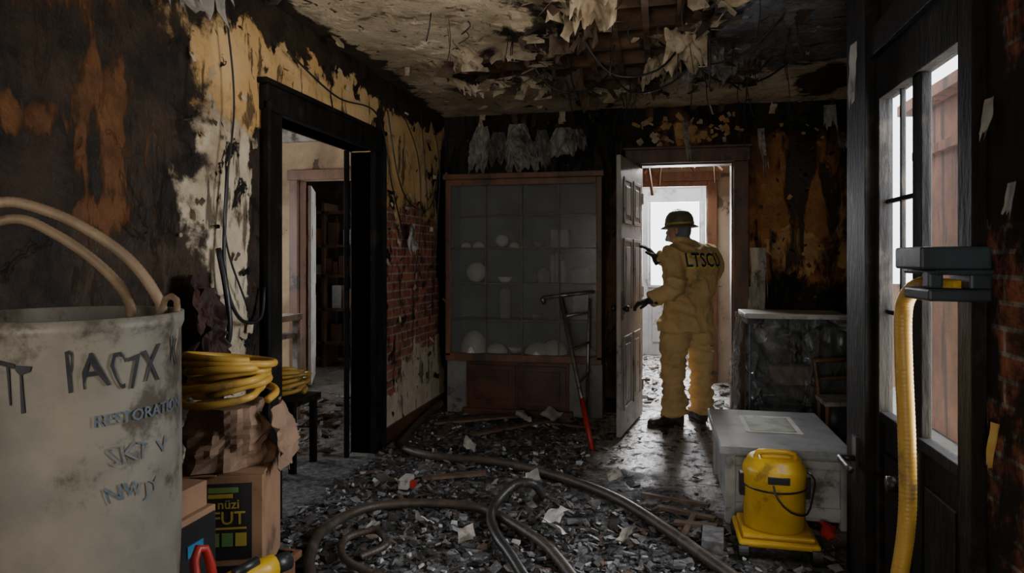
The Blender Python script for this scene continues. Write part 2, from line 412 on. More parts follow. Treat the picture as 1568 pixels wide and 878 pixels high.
helmrow([(.1065,.1285,.008),(.1085,.1305,.012),(.1085,.130,.022),(.1065,.128,.026)],'reflective_band',M('band_yellow',(.40,.33,.10),(.3,.24,.07),9,.5))
tubes('crest',[([L2W(0,.105,.09),L2W(0,.07,.15),L2W(0,0,.180),L2W(0,-.08,.15),L2W(0,-.115,.09)],.009)],m_helm,hel,seg=8)
# ---------------------------------------------------------------- room surface materials
BIG=9
ml=layered('wall_left_plaster',('n',(.56,.34,.13),(.66,.46,.23),2.5),[
  dict(col=('n',(.62,.53,.39),(.46,.38,.27),6),blobs=[((-2.1,3.0,.9),(BIG,.55,1.5)),((-2.1,5.7,.3),(BIG,1.3,.9))],ns=3,na=.5,th=.15),
  dict(col=('brick','y'),blobs=[((-2.1,5.7,1.25),(BIG,1.6,.72)),((-2.1,5.0,1.05),(BIG,.6,.75))],ns=4,na=.6,th=.14,h=-.9),
  dict(col=('n',(.28,.17,.08),(.14,.085,.045),4),ns=2.2,na=1,th=.14,sh=.2,op=.55),
  dict(col=('n',(.016,.013,.012),(.045,.03,.02),7),blobs=[((-2.1,3.2,2.98),(BIG,2.2,.42)),((-2.1,5.3,2.95),(BIG,2.6,.38)),((-2.1,6.62,1.6),(BIG,.4,1.9)),((-2.1,3.3,1.0),(BIG,.16,1.6)),((-2.1,4.9,1.6),(BIG,.14,1.4))],ns=3.2,na=.75,th=.19,sh=.03,h=-.9,rough=.5),
  dict(col=BLK,ns=4.5,na=1,th=.21,sh=.03,h=-.7,dist=1.0),
  dict(col=(.03,.02,.015),ns=9,na=1,th=.19,sh=.05,op=.8,st=(1,1,.22)),
  dict(col=('n',(.014,.012,.011),(.05,.032,.02),5),blobs=[((-2.1,.25,1.4),(BIG,2.98,6))],ns=3.5,na=.35,th=.12,sh=.04,h=-.6,rough=.5),
  dict(col=('n',(.24,.095,.03),(.12,.045,.015),9),blobs=[((-2.1,1.95,2.5),(BIG,.8,.35)),((-2.1,2.25,2.0),(BIG,.25,.5)),((-2.1,1.9,1.95),(BIG,.35,.15)),((-2.1,2.2,1.62),(BIG,.35,.15))],ns=9,na=1.3,th=.58,sh=.12,op=.6,st=(1,1,.35)),
 ],bump=.7,bdist=.03,spec=.2)
mb=layered('wall_back_scorched',('n',(.12,.052,.022),(.035,.02,.013),3),[
  dict(col=('n',(.42,.19,.055),(.20,.078,.024),5),blobs=[((1.15,6.5,1.75),(.8,BIG,.95)),((.1,6.5,2.6),(.5,BIG,.14))],ns=3.2,na=.95,th=.20,sh=.25,st=(1,1,.5)),
  dict(col=('n',(.58,.35,.14),(.38,.20,.08),8),blobs=[((.15,6.5,2.62),(.42,BIG,.13)),((1.62,6.5,1.7),(.14,BIG,.8)),((1.2,6.5,1.5),(.4,BIG,.35))],ns=6,na=.8,th=.40,sh=.03,h=.4),
  dict(col=BLK,ns=5,na=1,th=.07,sh=.09,st=(1,1,.3),op=.94,h=-.5,rough=.4,dist=.8),
  dict(col=(.012,.01,.009),blobs=[((-1.2,6.5,2.7),(1.5,BIG,.7)),((1.2,6.5,2.95),(1.2,BIG,.45)),((1.1,6.5,.6),(1.0,BIG,.8)),((-2,6.5,1.5),(.3,BIG,2))],ns=4,na=.5,th=.12,sh=.1),
  dict(col=(.4,.34,.26),ns=16,na=1,th=.34,sh=.02,op=.8,h=.4),
 ],bump=.8,bdist=.03,rough=.6,spec=.35)
mr=layered('wall_right_burnt_brick',('brick','y'),[
  dict(col=BLK,ns=2.5,na=1,th=-.18,sh=.12,op=.98),
  dict(col=(.2,.16,.12),ns=6,na=1,th=.42,sh=.02,op=.4,h=.4)],bump=.6,spec=.15)
mdark=layered('sooty_plaster',('n',(.05,.04,.033),(.02,.016,.014),3),[dict(col=BLK,ns=4,na=1,th=0,sh=.1)],bump=.5)
mcream=layered('cream_plaster',('n',(.50,.37,.23),(.40,.28,.17),2),[dict(col=(.06,.04,.03),ns=4,na=1,th=.25,sh=.04),dict(col=(.12,.08,.05),ns=2,na=1,th=.08,sh=.3,op=.6)],bump=.3)
mhall=layered('hall_plaster',('n',(.36,.30,.24),(.25,.20,.16),2),[dict(col=(.1,.07,.05),ns=4,na=1,th=.2,sh=.06)],bump=.3)
mc=layered('ceiling_plaster',('n',(.70,.60,.45),(.54,.45,.32),2.5),[
  dict(col=('n',(.19,.145,.095),(.31,.24,.16),4),ns=1.8,na=1,th=.04,sh=.2,op=.7),
  dict(col=('n',(.06,.065,.07),(.18,.19,.20),3),blobs=[((.8,4.5,2.86),(.9,1.15,BIG)),((.6,3.4,2.86),(.6,.8,BIG))],ns=3,na=.4,th=.20,sh=.05,rough=.18,h=-.6),
  dict(col=('n',(.06,.035,.022),(.014,.011,.01),7),blobs=[((-.3,4.4,2.86),(.85,1.25,BIG)),((-1.15,4.8,2.86),(.5,.5,BIG)),((-2.2,4.2,2.86),(.34,3.2,BIG)),((-.3,6.65,2.86),(2.8,.25,BIG)),((1.3,5.8,2.86),(.3,.8,BIG)),((-1.9,1.4,2.86),(1.0,1.4,BIG))],ns=3.5,na=.65,th=.31,sh=.05,h=-.9),
  dict(col=(.025,.018,.013),ns=7,na=1,th=.28,sh=.03,dist=1,h=-.8),
  dict(col=(.09,.06,.035),ns=14,na=1,th=.25,sh=.05,op=.75,h=-.5),
 ],bump=.9,bdist=.035,rough=.8)
mf=layered('burnt_floor',('n',(.14,.125,.11),(.08,.07,.06),5,(3,.6,1)),[
  dict(col=('n',(.46,.44,.42),(.22,.21,.20),10,(3,.4,1)),blobs=[((.05,5.0,0),(.95,1.5,BIG)),((.1,6.3,0),(1,1,BIG))],ns=2.5,na=.3,th=.1,sh=.1,rough=.2,st=(3,.5,1)),  # grey boards by the door, colour brightened to carry the wet reflection
  dict(col=('n',(.035,.034,.034),(.15,.15,.15),26),blobs=[((-1.2,3.4,0),(1.9,1.9,BIG)),((-1.7,5.4,0),(1.1,1.2,BIG)),((.5,2.9,0),(1.2,1.0,BIG))],ns=4,na=.5,th=.12,sh=.15,rough=.9,h=.4),
  dict(col=(.34,.34,.35),ns=18,na=1,th=.22,sh=.06,op=.7,h=.5),
  dict(col=(.012,.012,.012),ns=9,na=1,th=.17,sh=.1,op=.85),
 ],bump=.8,bscale=22,bdist=.03,rough=.55)
mf2=layered('hall_floor',('n',(.35,.34,.32),(.2,.19,.18),5),[dict(col=(.5,.49,.47),ns=9,na=1,th=.1,sh=.06),dict(col=(.04,.04,.04),ns=7,na=1,th=.1,sh=.05)],bump=.8,rough=.5)
# ---------------------------------------------------------------- shell
def gridfloor(name,x0,x1,y0,y1,nx,ny,amp,mat,z=0):
    V=[];F=[]
    for j in range(ny+1):
        for i in range(nx+1):
            x=x0+(x1-x0)*i/nx;y=y0+(y1-y0)*j/ny
            k=1-math.exp(-(((x-.1)/.65)**2+((y-5.5)/1.0)**2)); edge=min(1,min(x-x0,x1-x,y-y0,y1-y)/.15)
            h=(noise.fractal((x*3,y*3,0),1,2,5)*.5+.35*abs(noise.noise((x*11,y*11,4))))*amp*k*max(edge,0)
            V.append((x,y,z+max(h,-.004)))
    for j in range(ny):
        for i in range(nx):
            k=j*(nx+1)+i;F.append((k,k+1,k+nx+2,k+nx+1))
    return mesh(name,V,F,mat,sm=False)
gridfloor('floor',-2.24,1.85,-1.6,6.65,180,360,.035,mf)
gridfloor('floor_hall',-1.2,1.85,6.65,10.7,70,100,.04,mf2)
gridfloor('floor_side_room',-5.4,-2.24,1.4,9.4,80,140,.05,mf,)
boxes('wall_left',[(-2.24,-2.09,-1.6,3.45,0,CH+.05),(-2.24,-2.09,3.45,4.72,2.25,CH+.05),(-2.24,-2.09,4.72,6.65,0,CH+.05)],ml)
boxes('wall_back',[(-2.09,-.17,6.5,6.65,0,CH+.05),(-.17,.66,6.5,6.65,2.335,CH+.05),(.66,1.85,6.5,6.65,0,CH+.05)],mb)
boxes('wall_right',[(.92,1.06,-1.6,2.28,0,CH+.05),(.92,.97,2.28,3.2,2.3,CH+.05),(.92,.945,3.2,3.46,0,CH+.05)],[mr])
V=[(.93,3.46,0),(1.70,6.5,0),(1.85,6.5,0),(.985,3.46,0)]; V+= [(x,y,CH+.05) for x,y,z in V]
mesh('wall_alcove',V,[(0,1,2,3),(7,6,5,4),(0,4,5,1),(1,5,6,2),(2,6,7,3),(3,7,4,0)],mdark)
boxes('wall_front',[(-2.24,-1.3,-1.75,-1.6,0,CH+.05),(.3,1.06,-1.75,-1.6,0,CH+.05),(-1.3,.3,-1.75,-1.6,0,.8),(-1.3,.3,-1.75,-1.6,2.3,CH+.05)],mdark)
w=empty('added_window')  # window added behind the camera so fill light can enter
boxes('frame',[(-1.3,-1.24,-1.72,-1.62,.8,2.3),(.24,.3,-1.72,-1.62,.8,2.3),(-1.24,.24,-1.72,-1.62,.8,.86),(-1.24,.24,-1.72,-1.62,2.24,2.3),(-.53,-.47,-1.71,-1.63,.86,2.24),(-1.24,.24,-1.71,-1.63,1.5,1.54)],m_char,w)
boxes('pane',[(-1.24,.24,-1.68,-1.675,.86,2.24)],m_glass,w)
def holeval(x,y):
    v=-1
    for cx,cy,rx,ry in [(-.32,4.68,.50,.85),(-1.12,4.75,.36,.33),(-.1,3.75,.42,.6),(.38,5.05,.30,.32),(-.75,5.2,.2,.18),(-1.3,5.25,.28,.10)]:
        v=max(v,1-math.hypot((x-cx)/rx,(y-cy)/ry))
    return v+noise.fractal((x*4,y*4,7),1,2,5)*.34
def mkceil():
    x0,x1,y0,y1=-2.24,1.85,-1.6,6.65; nx,ny=210,420; V=[];F=[]
    for j in range(ny+1):
        for i in range(nx+1):
            x=x0+(x1-x0)*i/nx;y=y0+(y1-y0)*j/ny; h=holeval(x,y)
            sag=max(0,h+.45)**2*.30
            z=CH-sag-abs(noise.noise((x*9,y*9,2)))*.02*(1 if h>-.6 else .25)-max(0,noise.noise((x*3,y*3,22)))*.03*(h>-.9)
            V.append((x,y,z))
    for j in range(ny):
        for i in range(nx):
            x=x0+(x1-x0)*(i+.5)/nx;y=y0+(y1-y0)*(j+.5)/ny
            if holeval(x,y)>.06: continue
            k=j*(nx+1)+i;F.append((k,k+nx+1,k+nx+2,k+1))
    return mesh('ceiling',V,F,mc,sm=False)
mkceil()
boxes('ceiling_roof_deck',[(-5.4,1.85,-1.75,6.65,CH+.3,CH+.36)],m_char)
boxes('ceiling_joists',[(-2.24,1.85,y,y+.05,CH+.06,CH+.3) for y in [.4*k+3.2 for k in range(8)]]+[(x,x+.04,3.0,6.3,CH+.035,CH+.055) for x in (-1.2,-.95,-.5,-.3,-.1,.1,.3)],M('scorched_joist',(.26,.15,.08),(.09,.05,.03),6,.7,dirt=(.015,.012,.01),st=(.3,1,1)))
# ---------------------------------------------------------------- trims / left doorway
boxes('trim_1',[(-2.27,-2.05,3.30,3.45,0,2.25),(-2.25,-2.05,4.72,4.86,0,2.25),(-2.27,-2.04,3.28,4.89,2.25,2.39),(-2.27,-2.03,3.26,4.91,2.39,2.42),
  (-2.07,-2.03,3.28,3.31,0,2.3),(-2.07,-2.02,4.83,4.87,0,2.3),(-2.2,-2.12,3.45,3.48,0,2.25)],m_char,bevel=.008)
boxes('trim_2',[(-2.245,-2.215,4.60,4.635,0,2.24)],m_char,bevel=.004)
boxes('baseboard_left',[(-2.09,-2.07,4.87,6.5,0.0,.13),(-2.09,-2.07,-1.6,3.28,0,.13)],m_charbrown,bevel=.004)
boxes('baseboard_back',[(.80,1.66,6.475,6.5,0,.14),(-.5,-.30,6.475,6.5,0,.14)],m_char,bevel=.004)
boxes('trim_3',[(-.30,-.17,6.44,6.5,0,2.335),(.66,.79,6.44,6.5,0,2.335),(-.31,.80,6.43,6.5,2.335,2.46),(-.33,.82,6.42,6.5,2.46,2.485),
   (-.19,-.155,6.5,6.66,0,2.335),(.645,.68,6.5,6.66,0,2.335),(-.17,.66,6.5,6.66,2.32,2.345)],m_charbrown,bevel=.006)
# ---------------------------------------------------------------- side room
boxes('wall_side_far',[(-5.4,-3.90,6.9,7.02,0,3.2),(-3.90,-3.0,6.9,7.02,2.32,3.2),(-3.0,-2.24,6.9,7.02,0,3.2)],mcream)
boxes('wall_side_left',[(-5.4,-5.28,1.4,4.0,0,3.2),(-5.4,-5.28,5.6,9.4,0,3.2),(-5.4,-5.28,4.0,5.6,0,.9),(-5.4,-5.28,4.0,5.6,2.3,3.2)],mcream)  # unseen window opening added to admit the side room fill
boxes('wall_side_near',[(-5.28,-2.24,1.4,1.52,0,3.2)],mcream)
boxes('wall_side_end',[(-5.28,-2.24,9.25,9.4,0,3.2)],mdark)
boxes('ceiling_side_room',[(-5.4,-2.24,1.4,9.4,2.9,3.0)],mcream)
boxes('trim_4',[(-4.0,-3.90,6.86,6.9,0,2.32),(-3.0,-2.9,6.86,6.9,0,2.32),(-4.02,-2.88,6.85,6.9,2.32,2.43),(-3.92,-3.89,6.9,7.04,0,2.32)],m_brown,bevel=.005)
boxes('trim_5',[(-5.28,-2.24,6.82,6.9,2.74,2.9)],m_paper)
d=empty('door_1')
o=boxes('leaf',[(0,.8,-.02,.02,0.02,2.28),(.1,.36,-.03,.03,.25,1.0),(.44,.7,-.03,.03,.25,1.0),(.1,.36,-.03,.03,1.15,2.1),(.44,.7,-.03,.03,1.15,2.1)],m_white,d,bevel=.006)
place(d,(-3.86,7.06,0),math.radians(115))
s=empty('storage_shelf')
m_dk=M('dark_shelf_wood',(.09,.045,.025),(.04,.022,.015),6,.6)
L=[(-5.0,-4.95,8.4,8.8,0,2.2),(-4.42,-4.38,8.4,8.8,0,2.2),(-3.55,-3.5,8.4,8.8,0,2.2)]+[(-4.95,-3.55,8.4,8.8,z,z+.04) for z in (.3,.75,1.2,1.6,2.05)]
boxes('rack',L,m_dk,s)
L=[]
for z in (.34,.79,1.24,1.64):
    x=-4.93
    while x<-3.8:
        w_=R(.06,.2);h_=R(.12,.32);L.append((x,x+w_,8.45,8.7,z,z+h_,random.choice([0,1,2,0])));x+=w_+R(.01,.1)
boxes('stored_boxes',L,[m_dk,m_card,m_gray],s)
tubes('long_handle_tools',[([(-3.55,7.6,.02),(-3.75,8.3,1.5)],.015),([(-3.3,7.7,.02),(-3.5,8.3,1.3)],.012)],m_paper,seg=6,step=3)
st=empty('side_table')
boxes('frame',[(-3.60,-3.18,5.3,5.7,.90,.95),(-3.58,-3.53,5.32,5.37,0,.9),(-3.25,-3.2,5.32,5.37,0,.9),(-3.58,-3.53,5.63,5.68,0,.9),(-3.25,-3.2,5.63,5.68,0,.9),(-3.56,-3.22,5.34,5.66,.74,.78),(-3.56,-3.22,5.34,5.66,.3,.34)],m_paper,st)
# ---------------------------------------------------------------- hall behind back door
boxes('wall_hall_left',[(-1.2,-1.08,6.65,10.7,0,2.95)],mhall)
boxes('wall_hall_right',[(1.4,1.52,6.65,10.7,0,2.95)],mhall)
boxes('wall_hall_partition',[(-1.08,-.36,8.3,8.42,0,2.95),(.55,1.4,8.3,8.42,0,2.95),(-.36,.55,8.3,8.42,2.36,2.95)],mhall)
boxes('trim_6',[(-.46,-.36,8.25,8.3,0,2.36),(.55,.66,8.25,8.3,0,2.36),(-.48,.68,8.24,8.3,2.36,2.47),(-.38,-.35,8.3,8.44,0,2.36),(.54,.57,8.3,8.44,0,2.36),(-.36,.55,8.25,8.3,2.30,2.36)],m_brown,bevel=.005)
boxes('wall_hall_end',[(-1.08,-.3,10.5,10.62,0,2.95),(.92,1.4,10.5,10.62,0,2.95),(-.3,.92,10.5,10.62,2.5,2.95)],mhall)
boxes('ceiling_hall',[(-1.2,1.52,6.65,8.5,2.86,2.95),(-1.2,1.52,10.2,10.7,2.86,2.95),(-1.2,-.8,8.5,10.2,2.86,2.95)],mcream)  # gap left open for the added roof light
d=empty('door_2')
m_doorw=M('door_white_paint',(.36,.37,.38),(.28,.29,.30),4,.5,0,.1,dirt=(.16,.15,.14))
boxes('leaf',[(-.3,-.16,10.5,10.56,0,2.5),(.62,.92,10.5,10.56,0,2.5),(-.16,.62,10.5,10.56,2.30,2.5),(-.16,.62,10.5,10.56,0,1.05),(-.1,.20,10.48,10.5,.2,.9),(.28,.56,10.48,10.5,.2,.9),(-.16,-.12,10.48,10.5,1.05,2.3),(.58,.62,10.48,10.5,1.05,2.3),(-.16,.62,10.48,10.5,1.02,1.06)],m_doorw,d,bevel=.006)
boxes('glass',[(-.16,.62,10.53,10.535,1.05,2.30)],m_glass,d)
V=[];F=[]
for i in range(30):
    a=Vector((R(-.3,.6),R(7.0,8.2),R(2.5,2.84)));dr_=Vector((R(-1,1),R(-.4,.4),R(-.6,.1))).normalized()
    v,f=tubevf([a,a+dr_*R(.1,.22),a+dr_*R(.25,.4)+Vector((0,0,-.06))],R(.006,.018),off=len(V),seg=5,step=.1);V+=v;F+=f
mesh('broken_ceiling_lath',V,F,m_brown)
# ---------------------------------------------------------------- open back door leaf
d=empty('door_3')
L=[(0,.93,-.018,.018,.03,2.28)]
for x0,x1 in ((.11,.43),(.50,.82)):
    for z0,z1 in ((.22,.82),(1.0,1.62),(1.74,2.12)):
        for s_ in (-1,1):
            y0,y1=sorted((s_*.018,s_*.027)); 
            L+= [(x0,x1,y0,y1,z0,z0+.03),(x0,x1,y0,y1,z1-.03,z1),(x0,x0+.03,y0,y1,z0,z1),(x1-.03,x1,y0,y1,z0,z1),(x0+.07,x1-.07,y0,y1,z0+.07,z1-.07)]
m_doorleaf=M('worn_gray_door_paint',(.42,.38,.36),(.28,.25,.235),5,.4,0,.2,dirt=(.10,.08,.07),st=(1,1,.4))
boxes('leaf',L,m_doorleaf,d,bevel=.004)
kn=lathe('knob',[(0,-.075),(.022,-.072),(.028,-.055),(.02,-.038),(.01,-.03),(.01,.03),(.02,.038),(.028,.055),(.022,.072),(0,.075)],m_blackplastic,d,seg=16)
kn.rotation_euler=(math.pi/2,0,0); kn.location=(.87,0,1.05)
boxes('lock_plate',[(.84,.90,-.024,.024,.96,1.19)],m_blackplastic,d)
boxes('hinges',[(-.012,.02,-.03,.03,z,z+.1) for z in (.25,1.1,1.95)],m_metal,d)
place(d,(-.17,6.40,0),math.atan2(-.92,-.145))
# ---------------------------------------------------------------- french door set on right
d=empty('door_4')
x0,x1=.925,.95
L=[(.90,1.07,2.28,2.35,0,2.3),(.90,.955,3.12,3.2,0,2.3),(.90,.96,2.35,3.12,2.12,2.3),(x0-.01,x1,2.69,2.78,0,2.12),
   (x0,x1,2.35,2.69,0,.80),(x0,x1,2.78,3.12,0,.80),(x0-.015,x0,2.39,2.65,.15,.65),(x0-.015,x0,2.82,3.08,.15,.65),(x0-.02,x1,2.35,3.12,.77,.81),
   (.86,.925,3.17,3.46,0,CH),(.88,.92,2.20,2.28,0,2.4),(.87,.92,2.2,3.2,2.3,2.42)]
L+=[(x0+.003,x1-.003,2.94,2.958,.8,2.12)]+[(x0+.003,x1-.003,2.78,3.12,z,z+.018) for z in (1.22,1.68)]
boxes('frame',L,m_char,d,bevel=.003)
boxes('glass',[(.936,.939,2.35,2.69,.8,2.12),(.936,.939,2.78,3.12,.8,2.12)],m_glass,d)
tubes('lever_handle',[([(.86,3.3,.56),(.80,3.3,.56),(.79,3.28,.56),(.79,3.12,.555)],.014),([(.86,2.75,.62),(.82,2.75,.62)],.03)],m_blackplastic,d,seg=8)
boxes('latch_plate',[(.85,.862,3.27,3.33,.46,.66),(.91,.925,2.70,2.77,.55,.75)],m_blackplastic,d)
m_ext=layered('exterior_brown_siding',('n',(.26,.10,.045),(.15,.058,.03),3),[dict(col=(.07,.035,.02),ns=7,na=1,th=.15,sh=.1,st=(1,1,.1))],bump=.3)
boxes('neighbour_wall',[(2.45,2.6,4.8,7.3,-.1,2.85),(2.40,2.45,4.8,7.3,2.4,2.48),(2.3,2.62,4.7,7.4,2.85,2.95),(2.41,2.45,6.1,6.2,-.1,2.4)],m_ext)
boxes('garden_fence',[(1.95+.19*i,2.12+.19*i,9.0,9.03,-.1,1.15) for i in range(18)]+[(1.9,5.4,9.03,9.07,.2,.3),(1.9,5.4,9.03,9.07,.8,.9)],m_brown)
mesh('ground_outside',[(1.06,-6,-.12),(14,-6,-.12),(14,16,-.12),(1.9,16,-.12),(1.9,6.5,-.12),(1.06,3.5,-.12)],[(0,1,2,3,4,5)],layered('ground_dust',('n',(.3,.29,.27),(.2,.19,.17),2),[]))
# ---------------------------------------------------------------- display cabinet
c=empty('display_cabinet')
X0,X1,Y0,Y1,Z0,Z1=-1.96,-.50,6.13,6.48,.54,2.19
boxes('carcass',[(X0,X0+.05,Y0,Y1,Z0,Z1),(X1-.05,X1,Y0,Y1,Z0,Z1),(X0-.02,X1+.02,Y0-.03,Y1,Z1,Z1+.05),(X0,X1,Y0,Y1,Z0-.04,Z0+.03),(X0+.05,X1-.05,Y0,Y0+.03,Z1-.06,Z1)],M('cabinet_wood',(.17,.075,.038),(.09,.04,.022),6,.5,0,.2,dirt=(.03,.02,.015),st=(1,1,.2)),c,bevel=.005)
boxes('back_panel',[(X0+.05,X1-.05,Y1-.03,Y1-.01,Z0,Z1)],M('cabinet_back',(.18,.19,.19),(.10,.11,.11),3,.7),c)
zs=[.88,1.22,1.55,1.86]; xs=[X0+.05+(X1-X0-.1)*k/4 for k in (1,2,3)]
boxes('shelves',[(X0+.05,X1-.05,Y0+.05,Y1-.03,z-.006,z+.006) for z in zs],M('shelf_board',(.16,.15,.14),(.1,.09,.085),5,.6),c)
boxes('muntins',[(X0+.05,X1-.05,Y0+.005,Y0+.018,z-.005,z+.005) for z in zs]+[(x-.006,x+.006,Y0,Y0+.02,Z0+.03,Z1-.06) for x in xs],M('muntin_wood',(.11,.08,.06),(.06,.045,.035),9,.5),c)
boxes('glass',[(X0+.05,X1-.05,Y0+.022,Y0+.026,Z0+.03,Z1-.06)],m_frost,c)
boxes('lower_cupboard',[(-1.76,-.80,Y0+.02,Y1,.06,Z0-.04),(-1.80,-.76,Y0,Y1,0,.06),(-1.74,-1.29,Y0,Y0+.02,.1,Z0-.07),(-1.27,-.82,Y0,Y0+.02,.1,Z0-.07),(-1.68,-1.35,Y0-.008,Y0,.15,Z0-.12),(-1.21,-.88,Y0-.008,Y0,.15,Z0-.12)],M('mahogany',(.10,.035,.02),(.05,.018,.012),5,.4,dirt=(.02,.012,.01)),c,bevel=.004)
boxes('side_panels',[(-1.96,-1.76,Y0+.06,Y1,0,Z0-.04),(-.80,-.50,Y0+.06,Y1,0,Z0-.04)],M('dusty_panel',(.2,.2,.2),(.13,.13,.13),4,.6,dirt=(.05,.04,.04)),c)
m_cer=M('ceramic',(.98,.93,.84),(.9,.84,.75),4,.35)
def dome(r,h,n=6): return [(r*math.cos(a),h*math.sin(a)) for a in [math.pi/2*k/n for k in range(n+1)]]
V=[];F=[]
def addl(x,y,z,prof,sx=1):
    off=len(V);seg=20
    for r,zz in prof:
        for k in range(seg):
            a=2*math.pi*k/seg;V.append((x+r*sx*math.cos(a),y+r*math.sin(a),z+zz))
    for i in range(len(prof)-1):
        for k in range(seg):
            F.append((off+i*seg+k,off+i*seg+(k+1)%seg,off+(i+1)*seg+(k+1)%seg,off+(i+1)*seg+k))
yy=6.28
bowl=[(.02,0),(.04,.0),(.055,.02),(.07,.05),(.065,.05),(.045,.02),(0,.015)]
jar=[(.0,0),(.05,0),(.07,.04),(.07,.09),(.04,.13),(.035,.14),(0,.145)]
addl(-1.72,yy,.57,dome(.13,.20)); addl(-1.5,yy,.57,dome(.1,.08)); addl(-1.1,yy,.57,dome(.13,.10));addl(-.95,yy,.57,dome(.12,.13));addl(-.68,yy,.57,dome(.12,.07));addl(-1.32,yy,.57,bowl)
sph=[(.095*math.cos(a),.095+.095*math.sin(a)) for a in [-1.57+3.14*k/10 for k in range(11)]]
addl(-1.7,yy,1.23,sph); addl(-1.42,yy,1.23,bowl)
addl(-1.8,yy,1.56,dome(.05,.05));addl(-1.68,yy,1.56,dome(.06,.055));addl(-1.45,yy,1.56,[(p*.65,q*.65) for p,q in sph]);addl(-1.33,yy,1.56,dome(.05,.05))
mesh('ceramic_dishes',V,F,m_cer,c,sm=True)
V=[];F=[]
addl(-1.1,yy,1.56,bowl);addl(-1.05,yy,1.23,jar);addl(-1.42,yy,.89,[(0,0),(.05,0),(.06,.2),(.05,.28),(0,.28)]);addl(-1.12,yy,.89,bowl);addl(-.7,yy,1.23,[(0,0),(.09,0),(.1,.1),(.08,.14),(0,.15)])
mesh('gray_pottery',V,F,M('gray_pottery',(.4,.38,.35),(.3,.28,.26),4,.5),c,sm=True)
boxes('stored_books',[(-.98+i*.045,-.98+i*.045+.035,6.25,6.42,1.23,1.23+R(.2,.28)) for i in range(3)]+[(-.98,-.82,6.25,6.4,1.56,1.72),(-.78,-.64,6.28,6.42,.89,1.14)],m_gray,c)
h=empty('hanging_cloth')
for i,(a,b,z_,l) in enumerate([(-1.76,-1.54,2.72,.42),(-1.60,-1.40,2.66,.28),(-1.46,-1.16,2.73,.44),(-1.16,-.98,2.66,.34),(-1.02,-.74,2.68,.26),(-.86,-.64,2.66,.20)]):
    sheet('fold_%d'%(i+1),(a,6.36,z_),(b-a,0,0),(R(-.05,.05),0,-l),44,44,.05,7,[m_cloth,m_bagfilm][i%2],h,nrm=(0,-1,0),rag=.45,seed=i*5+2,fold=.08,fs=11,slant=.3,pinch=.55)
# ---------------------------------------------------------------- ladder
l=empty('step_ladder')
tubes('rails',[([(-.50,5.2,.02),(-.86,6.02,1.12)],.018),([(-.62,5.95,.02),(-.60,6.02,1.1)],.012)],m_metal,l,seg=8,step=2)
tubes('red_foot',[([(-.495,5.185,.0),(-.60,5.43,.33)],.021)],m_red,l,seg=8,step=2)
tubes('rungs',[([(-1.02,6.0,1.10),(-.56,6.05,1.16)],.016),([(-.80,5.9,.95),(-.60,6.02,.98)],.012),([(-.72,5.72,.68),(-.60,6.0,.72)],.012),([(-.64,5.55,.44),(-.6,5.98,.46)],.012),([(-1.02,6.0,1.10),(-1.0,6.02,1.05)],.02)],m_metal,l,seg=8,step=2)
# ---------------------------------------------------------------- plastic covered table
t=empty('plastic_covered_table')
boxes('table',[(.70,1.42,5.80,6.2,.92,.97),(.72,.78,5.82,5.88,0,.92),(1.34,1.40,5.82,5.88,0,.92),(.72,.78,6.1,6.16,0,.92),(1.34,1.40,6.1,6.16,0,.92),(.78,1.34,5.84,6.14,.4,.43)],m_char,t)
boxes('stored_goods',[(.9,1.2,5.88,6.0,.43,.58),(.82,1.1,5.86,6.05,.02,.2)],m_brown,t)
boxes('white_edge',[(.67,1.44,5.71,6.2,.975,1.015)],m_white,t,bevel=.005)
sheet('plastic_sheet',(.67,5.74,1.0),(.77,0,0),(0,-.03,-.98),90,110,.03,5,m_film,t,nrm=(0,-1,0),seed=2,fold=.085,fs=7,slant=.5)
sheet('plastic_side',(.665,5.74,1.0),(0,.45,0),(-.02,0,-.97),40,60,.02,6,m_film,t,nrm=(-1,0,0),seed=4,fold=.04,fs=7)
# chair
ch=empty('wooden_chair')
tubes('frame',[([(1.15,5.12,.0),(1.15,5.12,.42)],.015),([(1.32,5.18,0),(1.32,5.18,.42)],.015),([(1.16,5.38,0),(1.15,5.40,.44),(1.13,5.44,.70)],.015),([(1.37,5.46,0),(1.37,5.48,.44),(1.36,5.50,.70)],.015),([(1.13,5.44,.69),(1.36,5.50,.70)],.018),([(1.14,5.42,.56),(1.36,5.48,.57)],.013),([(1.15,5.12,.2),(1.32,5.18,.2)],.01)],m_brown,ch,seg=8)
mesh('seat',[(1.13,5.10,.42),(1.34,5.15,.42),(1.39,5.47,.42),(1.13,5.40,.42),(1.13,5.10,.45),(1.34,5.15,.45),(1.39,5.47,.45),(1.13,5.40,.45)],BF,m_paper,ch)
# ---------------------------------------------------------------- storage chest (right, foreground)
b=empty('storage_chest')
boxes('body',[(.37,.98,3.92,4.80,.04,.385),(.36,.99,3.905,3.92,.06,.12),(.36,.99,3.905,3.92,.32,.37),(.355,.41,3.9,3.96,0,.385),(.94,.995,3.9,3.96,0,.385),(.355,.41,4.76,4.82,0,.385)],M('chest_paint',(.42,.43,.43),(.30,.305,.31),5,.5,dirt=(.10,.095,.09)),b,bevel=.006)
boxes('lid',[(.32,1.01,3.86,4.84,.385,.43)],m_gray,b,bevel=.012)
boxes('map_sheet',[(.50,.82,4.22,4.66,.4305,.434)],M('printed_sheet_border',(.75,.74,.68),(.6,.6,.54),12,.6),b)
boxes('map_print',[(.53,.79,4.25,4.63,.434,.4355)],M('printed_sheet',(.34,.40,.28),(.12,.19,.14),9,.6,dirt=(.55,.55,.45),dth=.04),b)
